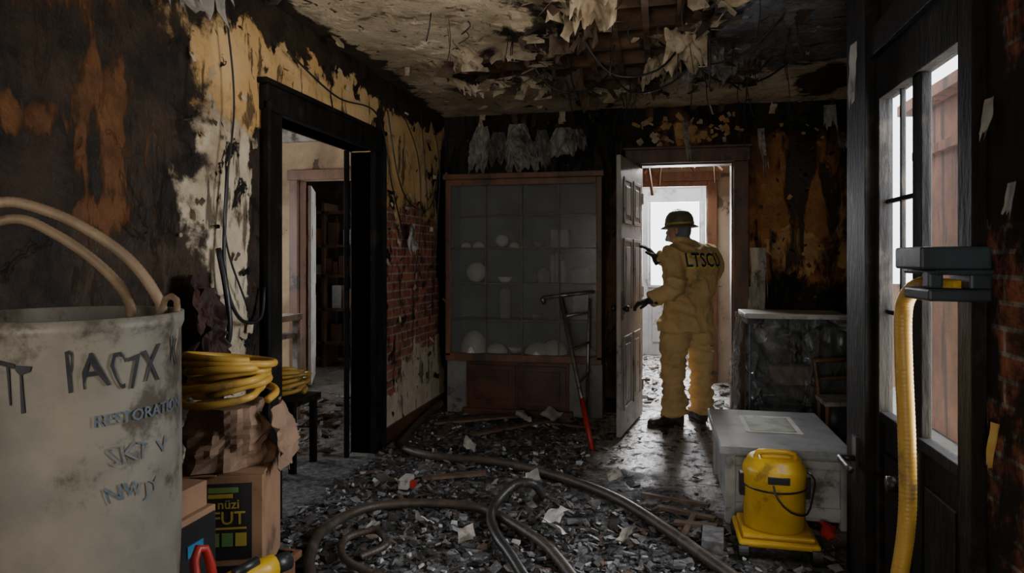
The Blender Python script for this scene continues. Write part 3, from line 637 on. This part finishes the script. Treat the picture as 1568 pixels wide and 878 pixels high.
# ---------------------------------------------------------------- yellow vacuum on wheeled tray
v=empty('shop_vacuum')
VX,VY=.56,3.60
lathe('tank',[(0,.12),(.138,.12),(.144,.14),(.146,.33),(.150,.335),(.150,.41),(.144,.43),(.133,.435),(.128,.458),(.115,.468),(0,.47)],m_yel,v,loc=(VX,VY,0),seg=40)
boxes('wheel_tray',[(VX-.185,VX+.185,VY-.17,VY+.17,.068,.10),(VX-.165,VX+.165,VY-.15,VY+.15,.10,.125)],m_yel,v,bevel=.014)
lathe('seam',[(.144,.322),(.151,.326),(.151,.334),(.144,.34)],m_blackplastic,v,loc=(VX,VY,0))
boxes('motor_cap',[(VX-.07,VX+.07,VY-.06,VY+.07,.468,.487)],m_yel,v,bevel=.008)
tube('carry_handle',[(VX-.09,VY-.04,.455),(VX-.085,VY-.045,.495),(VX,VY-.05,.503),(VX+.085,VY-.045,.495),(VX+.09,VY-.04,.455)],.013,m_yel,v,seg=8)
boxes('front_slot',[(VX-.05,VX+.05,VY-.154,VY-.13,.37,.405)],m_blackplastic,v,bevel=.004)
boxes('side_latches',[(VX+.138,VX+.166,VY-.03,VY+.03,.27,.38),(VX-.166,VX-.138,VY-.03,VY+.03,.27,.38)],m_blackplastic,v,bevel=.005)
tube('cord',[(VX-.03,VY-.13,.39),(VX-.01,VY-.17,.31),(VX+.05,VY-.17,.25),(VX+.13,VY-.12,.23),(VX+.17,VY-.06,.31),(VX+.19,VY,.36),(VX+.17,VY+.05,.38)],.005,m_blackplastic,v,seg=6)
V=[];F=[]
for sx,sy in ((-1,-1),(1,-1),(-1,1),(1,1)):
    cx,cy=VX+sx*.165,VY+sy*.15
    vv,ff_=tubevf([(cx-.022,cy,.042),(cx+.022,cy,.042)],.042,off=len(V),seg=18,spline=False);V+=vv;F+=ff_
mesh('casters',V,F,m_blackplastic,v)
# ---------------------------------------------------------------- wall mounted pump bracket + yellow hose (right)
p=empty('hose_bracket')
m_slate=M('slate_plastic',(.03,.042,.05),(.018,.026,.03),6,.45,spec=.3)
boxes('clamp',[(.72,.90,2.12,2.34,1.42,1.485),(.75,.90,2.10,2.36,1.405,1.42),(.74,.90,2.12,2.32,1.33,1.365),(.86,.918,2.16,2.30,1.36,1.42),(.75,.79,2.15,2.2,1.365,1.42)],m_slate,p,bevel=.008)
tubes('nozzle',[([(.86,2.22,1.36),(.84,2.27,1.365),(.80,2.31,1.36)],.027)],m_yel,p,seg=12)
tube('yellow_suction_hose',[(.84,2.27,1.365),(.80,2.33,1.37),(.775,2.38,1.34),(.77,2.42,1.27),(.772,2.42,1.1),(.778,2.41,.85),(.775,2.40,.62),(.75,2.40,.42),(.70,2.38,.22),(.62,2.3,.06),(.5,2.1,.03)],.026,m_yhose,step=.005,rib=.03,pitch=.014,seg=14)
# ---------------------------------------------------------------- hoses on floor
tube('fire_hose',[(-1.96,6.0,.12),(-1.99,5.5,.06),(-1.95,5.1,.04),(-1.88,4.82,.045),(-1.59,4.63,.045),(-1.10,4.59,.045),(-.66,4.38,.045),(-.26,4.05,.045),(.036,3.63,.045),(.238,3.29,.045),(.5,2.85,.04)],.030,m_brownhose,rib=.04,pitch=.02,step=.007,seg=12)
tube('rubber_hose',[(-1.5,2.75,.04),(-1.61,2.95,.045),(-1.70,3.25,.045),(-1.61,3.57,.05),(-1.31,3.72,.05),(-.96,3.69,.05),(-.605,3.37,.05),(-.44,3.13,.045),(-.25,2.75,.04)],.026,m_brownhose,rib=.04,pitch=.02,step=.007,seg=12)
tube('rubber_hose.001',[(-.70,3.95,.04),(-.66,3.86,.10),(-.70,3.82,.17),(-.80,3.78,.17),(-.88,3.68,.10),(-.88,3.55,.06),(-.79,3.32,.06),(-.67,3.12,.05),(-.5,2.8,.04)],.026,m_rubber,rib=.04,pitch=.02,step=.007,seg=12)
tube('rubber_hose.002',[(-1.38,3.0,.04),(-1.30,3.12,.06),(-1.40,3.22,.08),(-1.52,3.14,.06),(-1.46,2.98,.05),(-1.30,2.86,.05),(-1.1,2.8,.04)],.018,m_brownhose,rib=.06,pitch=.02,step=.006,seg=10)
# ---------------------------------------------------------------- plastic drum with hose
m_drum=M('drum_plastic',(.27,.245,.20),(.17,.155,.13),3,.5,dirt=(.08,.065,.045),dth=.07)
dr=empty('plastic_drum'); DX,DY,DR=-1.60,1.58,.29
lathe('shell',[(0,.38),(.25,.38),(.275,.42),(.283,.5),(.29,.7),(.29,.95),(.288,1.25),(.296,1.27),(.296,1.30),(.28,1.30),(.275,1.25),(.275,.45),(0,.43)],m_drum,dr,loc=(DX,DY,0),seg=64)
camaz=math.atan2(-DY,-DX)
def wraptext(txt,size,az,z,mat,name,sx=1,sy=1,off=.012,wob=0):
    V,F=textmesh(txt,size,off)
    W=[]
    for q in V:
        x=q.x*sx+wob*noise.noise((q.x*14,q.y*14,1));y=q.y*sy+wob*noise.noise((q.x*14,q.y*14,7))
        W.append((DX+(DR+.004)*math.cos(az+x/DR),DY+(DR+.004)*math.sin(az+x/DR),z+y))
    mesh(name,W,F,mat,dr)
wraptext('PAC7X',.080,camaz+.40,1.13,m_ink,'marker_text',1,1.5,-.004,.035)
wraptext('K',.075,camaz+1.05,1.16,m_ink,'marker_letter',1,1.4,-.008,.02)
wraptext('ITT',.085,camaz-.36,1.10,m_ink,'marker_text_2',.8,1.8,-.004,.035)
m_fade=M('faded_blue_ink',(.08,.125,.18),(.17,.175,.17),12,.6)
wraptext('RESTORATION',.042,camaz+.68,1.035,m_fade,'faded_print')
wraptext('SKT  V',.06,camaz+.62,.93,m_fade,'faded_print_2',1,1,.0,.02)
wraptext('NW JY',.05,camaz+.55,.84,m_fade,'faded_print_3',1,1,.0,.02)
boxes('wooden_crate',[(-1.9,-1.3,1.3,1.86,.0,.05),(-1.9,-1.3,1.3,1.86,.32,.38),(-1.88,-1.82,1.32,1.84,.05,.32),(-1.38,-1.32,1.32,1.84,.05,.32),(-1.63,-1.57,1.32,1.84,.05,.32)],m_brown)
tubes('pale_drum_hose',[([(-1.98,1.50,1.42),(-1.86,1.58,1.60),(-1.73,1.66,1.585),(-1.58,1.74,1.48),(-1.49,1.78,1.36),(-1.47,1.79,1.26),(-1.50,1.70,1.1)],.016),([(-1.99,1.54,1.46),(-1.86,1.64,1.565),(-1.75,1.70,1.52),(-1.62,1.76,1.40),(-1.53,1.74,1.28),(-1.55,1.66,1.1)],.015)],m_beige,dr,rib=.05,pitch=.014,step=.005,seg=10)
tube('drum_cable',[(-1.47,1.77,1.22),(-1.43,1.76,1.33),(-1.375,1.74,1.33),(-1.345,1.70,1.27),(-1.335,1.67,1.18)],.009,m_beige,dr)
# ---------------------------------------------------------------- stacked goods on left
boxes('storage_crate',[(-1.93,-1.52,2.28,2.66,0,.20),(-1.95,-1.50,2.26,2.68,.17,.2)],m_brown,bevel=.005)
cb=empty('cardboard_box')
boxes('carton',[(-.17,.17,-.17,.17,0,.42)],m_card,cb,bevel=.004)
boxes('flaps',[(-.18,.18,-.175,.0,.42,.425),(-.17,.17,.005,.175,.42,.43)],m_card,cb)
boxes('label',[(.168,.173,-.04,.13,.10,.39)],M('label_black',(.02,.02,.025),(.03,.03,.03),4,.4),cb)
m_lab2=M('label_blue',(.04,.2,.35),(.03,.15,.3),4,.5); m_lab3=M('label_yellow',(.42,.33,.05),(.35,.27,.04),4,.5); m_lab4=M('label_green',(.08,.25,.08),(.2,.2,.05),6,.5)
L=[(.173,.175,-.03,.08,.355,.375,2),(.173,.175,-.03,.06,.335,.35,1)]+[(.173,.175,-.03+.05*i,.01+.05*i,.15,.20,random.choice([0,1,2])) for i in range(3)]+[(.173,.175,-.03,.11,.215,.222,1)]
boxes('label_print',L,[m_lab2,m_lab3,m_lab4],cb)
V,F=textmesh('nüzi',.05);V2,F2=textmesh('FUT',.07)
mesh('label_text',[(.1755,.045+q.x,.295+q.y) for q in V]+[(.1755,.045+q.x,.235+q.y) for q in V2],F+[tuple(i+len(V) for i in f) for f in F2],m_lab3,cb)
boxes('hand_hole',[(.168,.172,-.02,.09,.03,.075)],m_blackplastic,cb,bevel=.002)
place(cb,(-1.71,2.47,.20),math.radians(-70))
pb=empty('paper_bag')
V=[];F=[];n=40;rows=14
for j in range(rows+1):
    t_=j/rows
    for i in range(n):
        a=2*math.pi*i/n; r=(.155-.03*t_+.02*math.sin(3*a+4*t_))*(1+.16*noise.noise((math.cos(a)*2,math.sin(a)*2,t_*4)))+.03*abs(noise.noise((a*3,t_*6,1)))
        V.append((-1.70+r*math.cos(a),2.46+r*math.sin(a),.632+.235*t_))
for j in range(rows):
    for i in range(n): F.append((j*n+i,j*n+(i+1)%n,(j+1)*n+(i+1)%n,(j+1)*n+i))
F.append(tuple(range(rows*n,rows*n+n)))
m_bag=M('kraft_paper',(.27,.16,.10),(.18,.11,.07),7,.8,bump=.5)
mesh('bag',V,F,m_bag,pb)
sheet('torn_flap',(-1.60,2.62,.86),(.13,-.20,0),(.03,.02,-.24),24,30,.03,8,m_bag,pb,rag=.3,seed=6,fold=.03,fs=14)
def coil(name,c,r,n,h,tr,mat,flat=1.0,seed=0):
    pts=[]
    for k in range(n*14):
        a=2*math.pi*k/14; t_=k/(n*14); rr=r*(1+.10*math.sin(a*.37+seed)+.05*noise.noise((k*.15,seed,0)))-.03*((k//14)%2)
        pts.append((c[0]+rr*math.cos(a),c[1]+rr*math.sin(a)*flat,c[2]+h*t_+.02*math.sin(a+k*.04)))
    return tube(name,pts,tr,mat,rib=.06,pitch=.016,step=.007,seg=10)
coil('yellow_hose_coil',(-1.70,2.45,.89),.165,7,.17,.015,m_yhose,1,1)
sb=empty('step_stool')
boxes('frame',[(-2.70,-2.36,4.12,4.48,.46,.50),(-2.68,-2.64,4.14,4.18,0,.46),(-2.42,-2.38,4.14,4.18,0,.46),(-2.68,-2.64,4.42,4.46,0,.46),(-2.42,-2.38,4.42,4.46,0,.46)],m_char,sb)
coil('yellow_hose_coil.001',(-2.53,4.3,.53),.145,6,.16,.015,m_yhose,1,4)
sc=empty('tool_carton')
boxes('carton',[(-1.72,-1.54,1.95,2.15,.2,.58),(-1.71,-1.56,1.97,2.13,.58,.67)],[m_card],sc,bevel=.004)
boxes('panel',[(-1.541,-1.535,1.96,2.14,.3,.56),(-1.71,-1.55,1.943,1.95,.3,.56)],m_blackplastic,sc)
boxes('print',[(-1.70,-1.60,1.938,1.943,.47,.51),(-1.535,-1.53,1.99,2.07,.45,.49)],m_lab2,sc)
boxes('base_crate',[(-1.74,-1.52,1.93,2.19,0,.2)],m_brown,sc)
pt=empty('power_tool')
tubes('body',[([(-1.36,1.90,.40),(-1.30,1.98,.42),(-1.26,2.06,.42)],.042),([(-1.29,1.98,.4),(-1.30,1.99,.28)],.024)],m_yel,pt,seg=12)
tubes('grip',[([(-1.27,2.05,.42),(-1.24,2.12,.42)],.032),([(-1.30,1.99,.28),(-1.30,1.99,.22)],.04),([(-1.31,1.92,.455),(-1.28,2.0,.465)],.016)],m_blackplastic,pt,seg=12)
boxes('tool_crate',[(-1.29,-1.12,1.90,2.22,0,.2),(-1.36,-1.11,1.89,2.23,.17,.215)],m_char,bevel=.004)
tube('red_cable_loop',[(-1.345,1.905,.23),(-1.39,1.88,.36),(-1.43,1.89,.50),(-1.42,1.93,.52),(-1.38,1.95,.33),(-1.345,1.94,.235)],.014,m_red)
tubes('hanging_cables',[([(-2.05,2.95,1.9),(-2.03,2.9,1.4),(-2.02,3.0,1.16),(-2.03,3.2,1.14),(-2.05,3.27,1.3)],.009),
 ([(-2.05,2.88,1.5),(-2.0,2.87,1.3),(-1.99,2.88,1.1),(-2.05,2.9,.95)],.014),
 ([(-2.05,4.95,2.6),(-2.02,5.1,2.1),(-2.02,5.4,1.9),(-2.03,5.9,1.92),(-2.05,6.2,2.3)],.006),
 ([(-2.05,5.7,2.75),(-2.02,5.75,2.2),(-2.02,5.8,1.9)],.005),([(-2.05,6.05,2.7),(-2.0,6.08,2.3),(-2.02,6.05,1.7),(-2.03,6.0,1.5)],.006),
 ([(-2.05,3.5,2.62),(-2.0,4.0,2.48),(-2.02,4.7,2.5),(-2.02,4.98,2.0),(-2.04,5.3,1.6)],.006),
 ([(-2.05,5.2,2.7),(-2.0,5.5,2.3),(-2.02,5.6,1.7),(-2.03,5.5,1.3)],.005),
 ([(-2.03,2.9,2.7),(-2.02,2.96,2.2),(-2.03,2.9,1.6),(-2.04,3.1,1.2)],.005)],m_blackplastic,seg=6)
hc=empty('burnt_hanging_coat')
m_burg=M('burnt_burgundy_cloth',(.05,.015,.012),(.018,.011,.01),8,.8,bump=.6)
for i,(a,b,c_) in enumerate([(2.56,.22,1.38),(2.60,.17,1.32)]):
    sheet('fold_%d'%(i+1),(-2.02+.03*i,a,c_),(0,b,0),(.03,.02,-.46),30,36,.04,8,m_burg,hc,nrm=(1,0,0),rag=.4,seed=i*7,fold=.05,fs=10,pinch=.5)
# ---------------------------------------------------------------- torn papers, flakes
tp=empty('torn_wallpaper')
for i,(o_,u_,v_) in enumerate([((-2.03,2.36,2.82),(.03,.2,.02),(.08,.02,-.28)),((-2.03,2.52,2.66),(.12,.2,.1),(.1,-.04,-.2)),((-2.04,5.35,1.75),(.0,.16,0),(.02,0,-.22))]):
    sheet('scrap_%d'%(i+1),o_,u_,v_,12,12,.04,8,m_paper,tp,rag=.7,seed=i*3,nrm=(1,0,0))
tp=empty('torn_wallpaper.001')
for i,(o_,u_,v_) in enumerate([((.80,6.44,1.55),(.14,0,0),(0,-.03,-.5)),((.78,6.44,1.2),(.14,0,0),(0,-.03,-.35)),((.86,6.44,2.62),(.07,0,0),(.02,-.04,-.32)),((1.5,6.42,2.55),(.1,0,0),(0,-.04,-.14)),((.2,6.38,2.72),(.05,0,0),(.04,-.05,-.36)),((1.4,6.42,2.80),(.12,0,0),(0,-.03,-.2))]):
    sheet('scrap_%d'%(i+1),o_,u_,v_,12,14,.04,9,m_paper,tp,rag=1.0,seed=i*3+1,nrm=(0,-1,0))
tp=empty('torn_wallpaper.002')
for i,(o_,u_,v_) in enumerate([((.85,3.22,2.4),(.0,.10,0),(-.02,0,-.26)),((.90,2.12,1.9),(.0,.05,0),(-.015,0,-.10)),((.90,1.98,1.65),(0,.06,0),(-.015,0,-.08)),((.90,2.08,1.0),(0,.04,0),(-.015,0,-.12))]):
    sheet('scrap_%d'%(i+1),o_,u_,v_,8,8,.015,9,m_cloth if i!=3 else m_yhose,tp,rag=.4,seed=i*3+1,nrm=(-1,0,0))
V=[];F=[];I=[]
m_cp=M('plaster_flake',(.52,.43,.31),(.26,.20,.13),9,.85,dirt=(.05,.04,.03))
m_ins=M('scorched_insulation',(.10,.062,.038),(.028,.02,.015),9,.9,dirt=(.22,.17,.12),dth=.14)
def flake(p,dirn,side,l,w_,curl,mi,n=5):
    off=len(V);p=Vector(p);dirn=Vector(dirn).normalized();side=Vector(side).normalized();nn=dirn.cross(side)
    for j in range(n+1):
        t_=j/n
        a_=.5+.35*noise.noise((p.x*9,j*1.7,p.y*7));b_=.5+.35*noise.noise((p.x*9+5,j*1.7,p.y*7))
        q=p+dirn*l*t_+nn*curl*t_*t_
        V.append(q-side*w_*a_);V.append(q+side*w_*b_)
    for j in range(n): F.append((off+2*j,off+2*j+1,off+2*j+3,off+2*j+2));I.append(mi)
cnt=0
while cnt<230:
    x,y=R(-1.6,1.3),R(3.0,6.2); hv=holeval(x,y)
    if -.12<hv<.16:
        a=R(0,6.28); flake((x,y,CH-.05),(R(-1,1),R(-1,1),-R(.1,.7)),(math.cos(a),math.sin(a),R(-.2,.2)),R(.03,.16),R(.03,.15),R(-.07,.07),random.choice([0,0,1,1])); cnt+=1
for i in range(110):
    x,y=R(-2.0,1.6),R(2.6,6.4)
    if x>.82+.25*(y-3.4): continue
    a=R(0,6.28);flake((x,y,CH-.012),(R(-1,1),R(-1,1),-R(.05,.4)),(math.cos(a),math.sin(a),0),R(.02,.09),R(.02,.08),R(-.03,.03),random.choice([0,0,1]))
for i in range(16):
    x=R(-1.9,1.5);flake((x,6.42,CH-.01),(R(-.3,.3),R(-.2,0),-1),(1,0,0),R(.03,.16),R(.01,.06),R(-.03,.03),random.choice([0,1,1]))
mesh('hanging_plaster_debris',V,F,[m_cp,m_ins],None,I)
L=[]
for i in range(70):
    x,y=R(-1.3,.9),R(3.6,5.8);l_=R(.05,.30)
    if i>58: l_=R(.3,.5)
    L.append(([(x,y,CH-.01),(x+R(-.02,.02),y+R(-.02,.02),CH-l_*.5),(x+R(-.05,.05),y+R(-.05,.05),CH-l_)],R(.0015,.005)))
for (a,b,sg) in [((-.5,4.0),(.2,4.3),.3),((.0,4.5),(.7,4.2),.2),((-.9,4.6),(-.3,5.0),.22),((.2,4.9),(.9,5.2),.16),((-.4,4.9),(.3,4.6),.25)]:
    L.append(([(a[0],a[1],CH-.01),(a[0]*.7+b[0]*.3,a[1]*.7+b[1]*.3,CH-sg),(a[0]*.3+b[0]*.7,a[1]*.3+b[1]*.7,CH-sg*.9),(b[0],b[1],CH-.01)],.007))
tubes('dangling_wires',L,m_blackplastic,seg=5,step=.05)
hi=empty('sagging_insulation')
for i,(x,y,s_) in enumerate([(-.50,4.15,.26),(.05,4.85,.26),(-.66,5.05,.24),(.15,4.3,.26),(-.12,5.35,.24),(-.3,3.6,.26),(.45,4.9,.22),(.30,4.65,.24)]):
    sheet('wad_%d'%(i+1),(x-s_/2,y-s_/2,CH-.04),(s_,R(-.1,.1),R(-.05,.05)),(R(-.08,.08),s_,R(-.12,.02)),34,34,.10,6,[m_ins,m_cp][i%2] if i not in(6,7) else m_bagfilm,hi,nrm=(0,0,-1),rag=.15,seed=i*4,fold=.06,fs=9)
V=[];F=[];I=[]
for i in range(150):
    y=R(2.6,6.4);z=R(.2,2.75)
    if 3.2<y<4.95 and z<2.5: continue
    a=R(0,6.28);flake((-2.070,y,z),(R(.2,.7),math.cos(a),math.sin(a)),(0,-math.sin(a),math.cos(a)),R(.015,.06),R(.01,.06),R(-.015,.015),random.choice([0,0,1,2]),4)
mo=M('ochre_flake',(.42,.24,.09),(.3,.16,.06),8,.8)
mesh('peeling_paint',V,F,[m_cp,m_ins,m_char,mo],None,I)
V=[];F=[];I=[]
for i in range(70):
    x=R(.84,1.6);z=R(.9,2.75)
    a=R(0,6.28);flake((x,6.48,z),(math.cos(a),-R(.2,.7),math.sin(a)),(-math.sin(a),0,math.cos(a)),R(.015,.05),R(.01,.035),R(-.01,.01),random.choice([1,2,2,3]),4)
for i in range(50):
    x=R(-.2,.7);z=R(2.52,2.75);a=R(0,6.28);flake((x,6.48,z),(math.cos(a),-R(.2,.7),math.sin(a)),(-math.sin(a),0,math.cos(a)),R(.03,.08),R(.01,.05),R(-.01,.01),random.choice([0,3]),4)
mesh('peeling_paint.001',V,F,[m_cp,m_ins,m_char,mo],None,I)
# ---------------------------------------------------------------- debris on floors
def shards(name,n,samp,mats,wts,smin,smax,flat=.4,z0=0):
    V=[];F=[];I=[]
    for k in range(n):
        x,y=samp(); s_=smin+(smax-smin)*random.random()**3.5
        a,b_,c_=s_*R(.5,1.3),s_*R(.3,1),s_*R(.12,flat)
        mi_=random.choices(range(len(mats)),wts)[0]
        if mi_==2: a*=.7;b_*=.7
        rot=Matrix.Rotation(R(0,6.28),3,'Z')@Matrix.Rotation(R(-.5,.5),3,'X')@Matrix.Rotation(R(-.5,.5),3,'Y')
        vv,ff_=boxvf(-a/2,a/2,-b_/2,b_/2,-c_/2,c_/2,off=len(V)); zc=z0+c_*.4+R(0,.02)
        for q in vv:
            q=Vector([t_*R(.45,1.1) for t_ in q]); q=rot@q; V.append((x+q.x,y+q.y,max(.001,zc+q.z)))
        F+=ff_; I+=[mi_]*6
    return mesh(name,V,F,mats,None,I)
m_coal=M('charcoal',(.020,.019,.019),(.05,.046,.043),20,.45,bump=.5)
m_ash=M('ash',(.20,.20,.205),(.09,.09,.092),20,.95)
m_ashl=M('pale_ash',(.46,.46,.47),(.30,.30,.30),20,.95)
m_wd=M('splinter',(.15,.095,.06),(.07,.045,.035),14,.7)
def s1():
    while True:
        x,y=R(-2.02,.85),R(2.3,6.1)
        d_=math.exp(-(((x-.15)/.55)**2+((y-5.1)/1.0)**2))
        if .33<x and y>3.88 and y<4.85: continue
        if .35<x<.78 and 3.4<y<3.8: continue
        if x>-.5 and y>4.1 and random.random()<.86: continue
        if y>5.0 and random.random()<.5: continue
        if random.random()>d_*1.2: return x,y
shards('fire_debris',15000,s1,[m_coal,m_ash,m_ashl,m_wd],[56,26,9,9],.007,.075)
def s2():
    while True:
        x,y=R(-.9,1.25),R(6.8,10.3)
        if 8.15<y<8.6 and not(-.25<x<.45): continue
        return x,y
shards('hall_debris',900,s2,[m_coal,m_ash,m_ashl,m_wd],[30,25,30,15],.02,.12)
def s3():
    while True:
        x,y=R(-5,-2.4),R(2.6,6.7)
        if -3.65<x<-3.1 and 5.25<y<5.75: continue
        if -2.75<x<-2.3 and 4.05<y<4.55: continue
        return x,y
shards('side_room_debris',1800,s3,[m_coal,m_ash,m_ashl,m_wd],[45,30,12,13],.02,.14)
V=[];F=[]
def plank(a,b_,w_,t_):
    global V,F
    a=Vector(a);b_=Vector(b_);d_=(b_-a).normalized();s_=Vector((-d_.y,d_.x,0)).normalized()*w_/2;u_=Vector((0,0,t_))
    off=len(V);V+=[a-s_,b_-s_,b_+s_,a+s_,a-s_+u_,b_-s_+u_,b_+s_+u_,a+s_+u_];F+=[tuple(i+off for i in f) for f in BF]
for a,b_,w_ in [((-1.9,5.6,.03),(-1.2,6.0,.04),.09),((-1.5,5.3,.02),(-.9,5.95,.03),.07),((-1.8,5.9,.03),(-1.7,5.2,.02),.06),((.0,4.0,.02),(.30,3.85,.03),.04),((-.1,4.2,.02),(.28,4.05,.03),.03),((.08,3.78,.02),(.30,3.72,.04),.05),((-1.0,5.9,.01),(-.5,5.75,.02),.05),((-1.5,4.2,.02),(-1.1,4.3,.05),.06),((.12,3.60,.02),(.19,3.9,.03),.03)]:
    plank(a,b_,w_,.018)
mesh('charred_planks',V,F,m_wd)
mesh('concrete_block',[(.2,3.42,0),(.30,3.40,0),(.32,3.60,0),(.22,3.62,0),(.2,3.42,.09),(.30,3.40,.09),(.32,3.60,.09),(.22,3.62,.09)],BF,m_ash)
pp=empty('paper_scraps')
for i,(x,y,s_) in enumerate([(-1.54,4.0,.16),(-.61,3.57,.12),(-.45,3.43,.12),(-1.07,5.75,.16),(-.88,5.8,.2),(-1.45,3.3,.1),(-1.02,4.0,.1),(-1.3,4.75,.12),(-.2,3.4,.07),(-1.15,3.4,.09),(-.95,3.2,.08),(-.8,4.15,.09),(-.3,4.3,.08),(-1.7,4.3,.10)]):
    a=R(0,6.28);sheet('scrap_%d'%(i+1),(x,y,.05),(s_*math.cos(a),s_*math.sin(a),.03),(-s_*.7*math.sin(a),s_*.7*math.cos(a),.05),6,6,.03,12,m_white if i in(1,2,9) else m_paper,pp,rag=.3,seed=i)
boxes('crushed_carton',[(-1.56,-1.50,3.93,4.06,.04,.10),(-1.50,-1.47,3.97,4.02,.04,.08,1)],[m_paper,m_red],bevel=.004)
sheet('red_rag',(.80,3.70,.03),(.08,.02,0),(.02,.12,.03),10,10,.04,14,m_red,nrm=(0,0,1))
bpy.context.view_layer.update()
# ---------------------------------------------------------------- lights
w=bpy.data.worlds.new('sky'); bpy.context.scene.world=w; w.use_nodes=True
nt=w.node_tree; bg=nt.nodes['Background']; bg.inputs[0].default_value=(.9,.95,1,1); bg.inputs[1].default_value=5.0
def area(name,loc,target,sx,sy,power,col):
    l=bpy.data.lights.new(name,'AREA'); l.shape='RECTANGLE'; l.size=sx; l.size_y=sy; l.energy=power; l.color=col
    o=link(bpy.data.objects.new(name,l)); o.location=loc
    o.rotation_euler=(Vector(target)-Vector(loc)).to_track_quat('-Z','Y').to_euler(); return o
area('fill_hall_roof',(.3,9.3,3.3),(.3,8.9,0),1.8,1.6,100,(.97,.97,1))  # added light above the ceiling gap, brightens the hall
area('daylight_hall_window',(.27,10.8,1.8),(.2,6,.6),1.0,1.3,260,(.97,.97,1))
area('fill_hall_front',(.25,7.7,2.72),(.1,5.6,.2),.7,.7,75,(1,.96,.9))  # added fill under the hall ceiling, brightens the floor by the doorway
area('daylight_french_door',(1.6,2.85,1.9),(-1.2,4.4,.4),1.1,1.6,160,(.93,.96,1))
area('fill_ceiling_bounce',(1.7,2.8,.35),(-.3,4.9,2.86),1.3,1.2,165,(1,.84,.62))  # added light aimed upward to brighten the ceiling, stands in for ground bounce
area('fill_front',(-.2,-2.1,1.1),(0,4.8,2.3),1.3,1.2,95,(1,.86,.66))  # added fill for the room, shines through the made-up rear window
area('fill_side_room',(-5.7,4.8,1.7),(-3.4,6.0,1.0),1.5,1.4,60,(.95,.96,1))  # added fill for the side room, source unseen
# ---------------------------------------------------------------- camera
cd=bpy.data.cameras.new('camera'); cd.lens=24; cd.sensor_width=36; cd.shift_y=-.027; cd.clip_start=.05
cam=link(bpy.data.objects.new('camera',cd)); cam.location=(0,0,1.45); cam.rotation_euler=(math.pi/2,0,math.radians(12.16))
bpy.context.scene.camera=cam
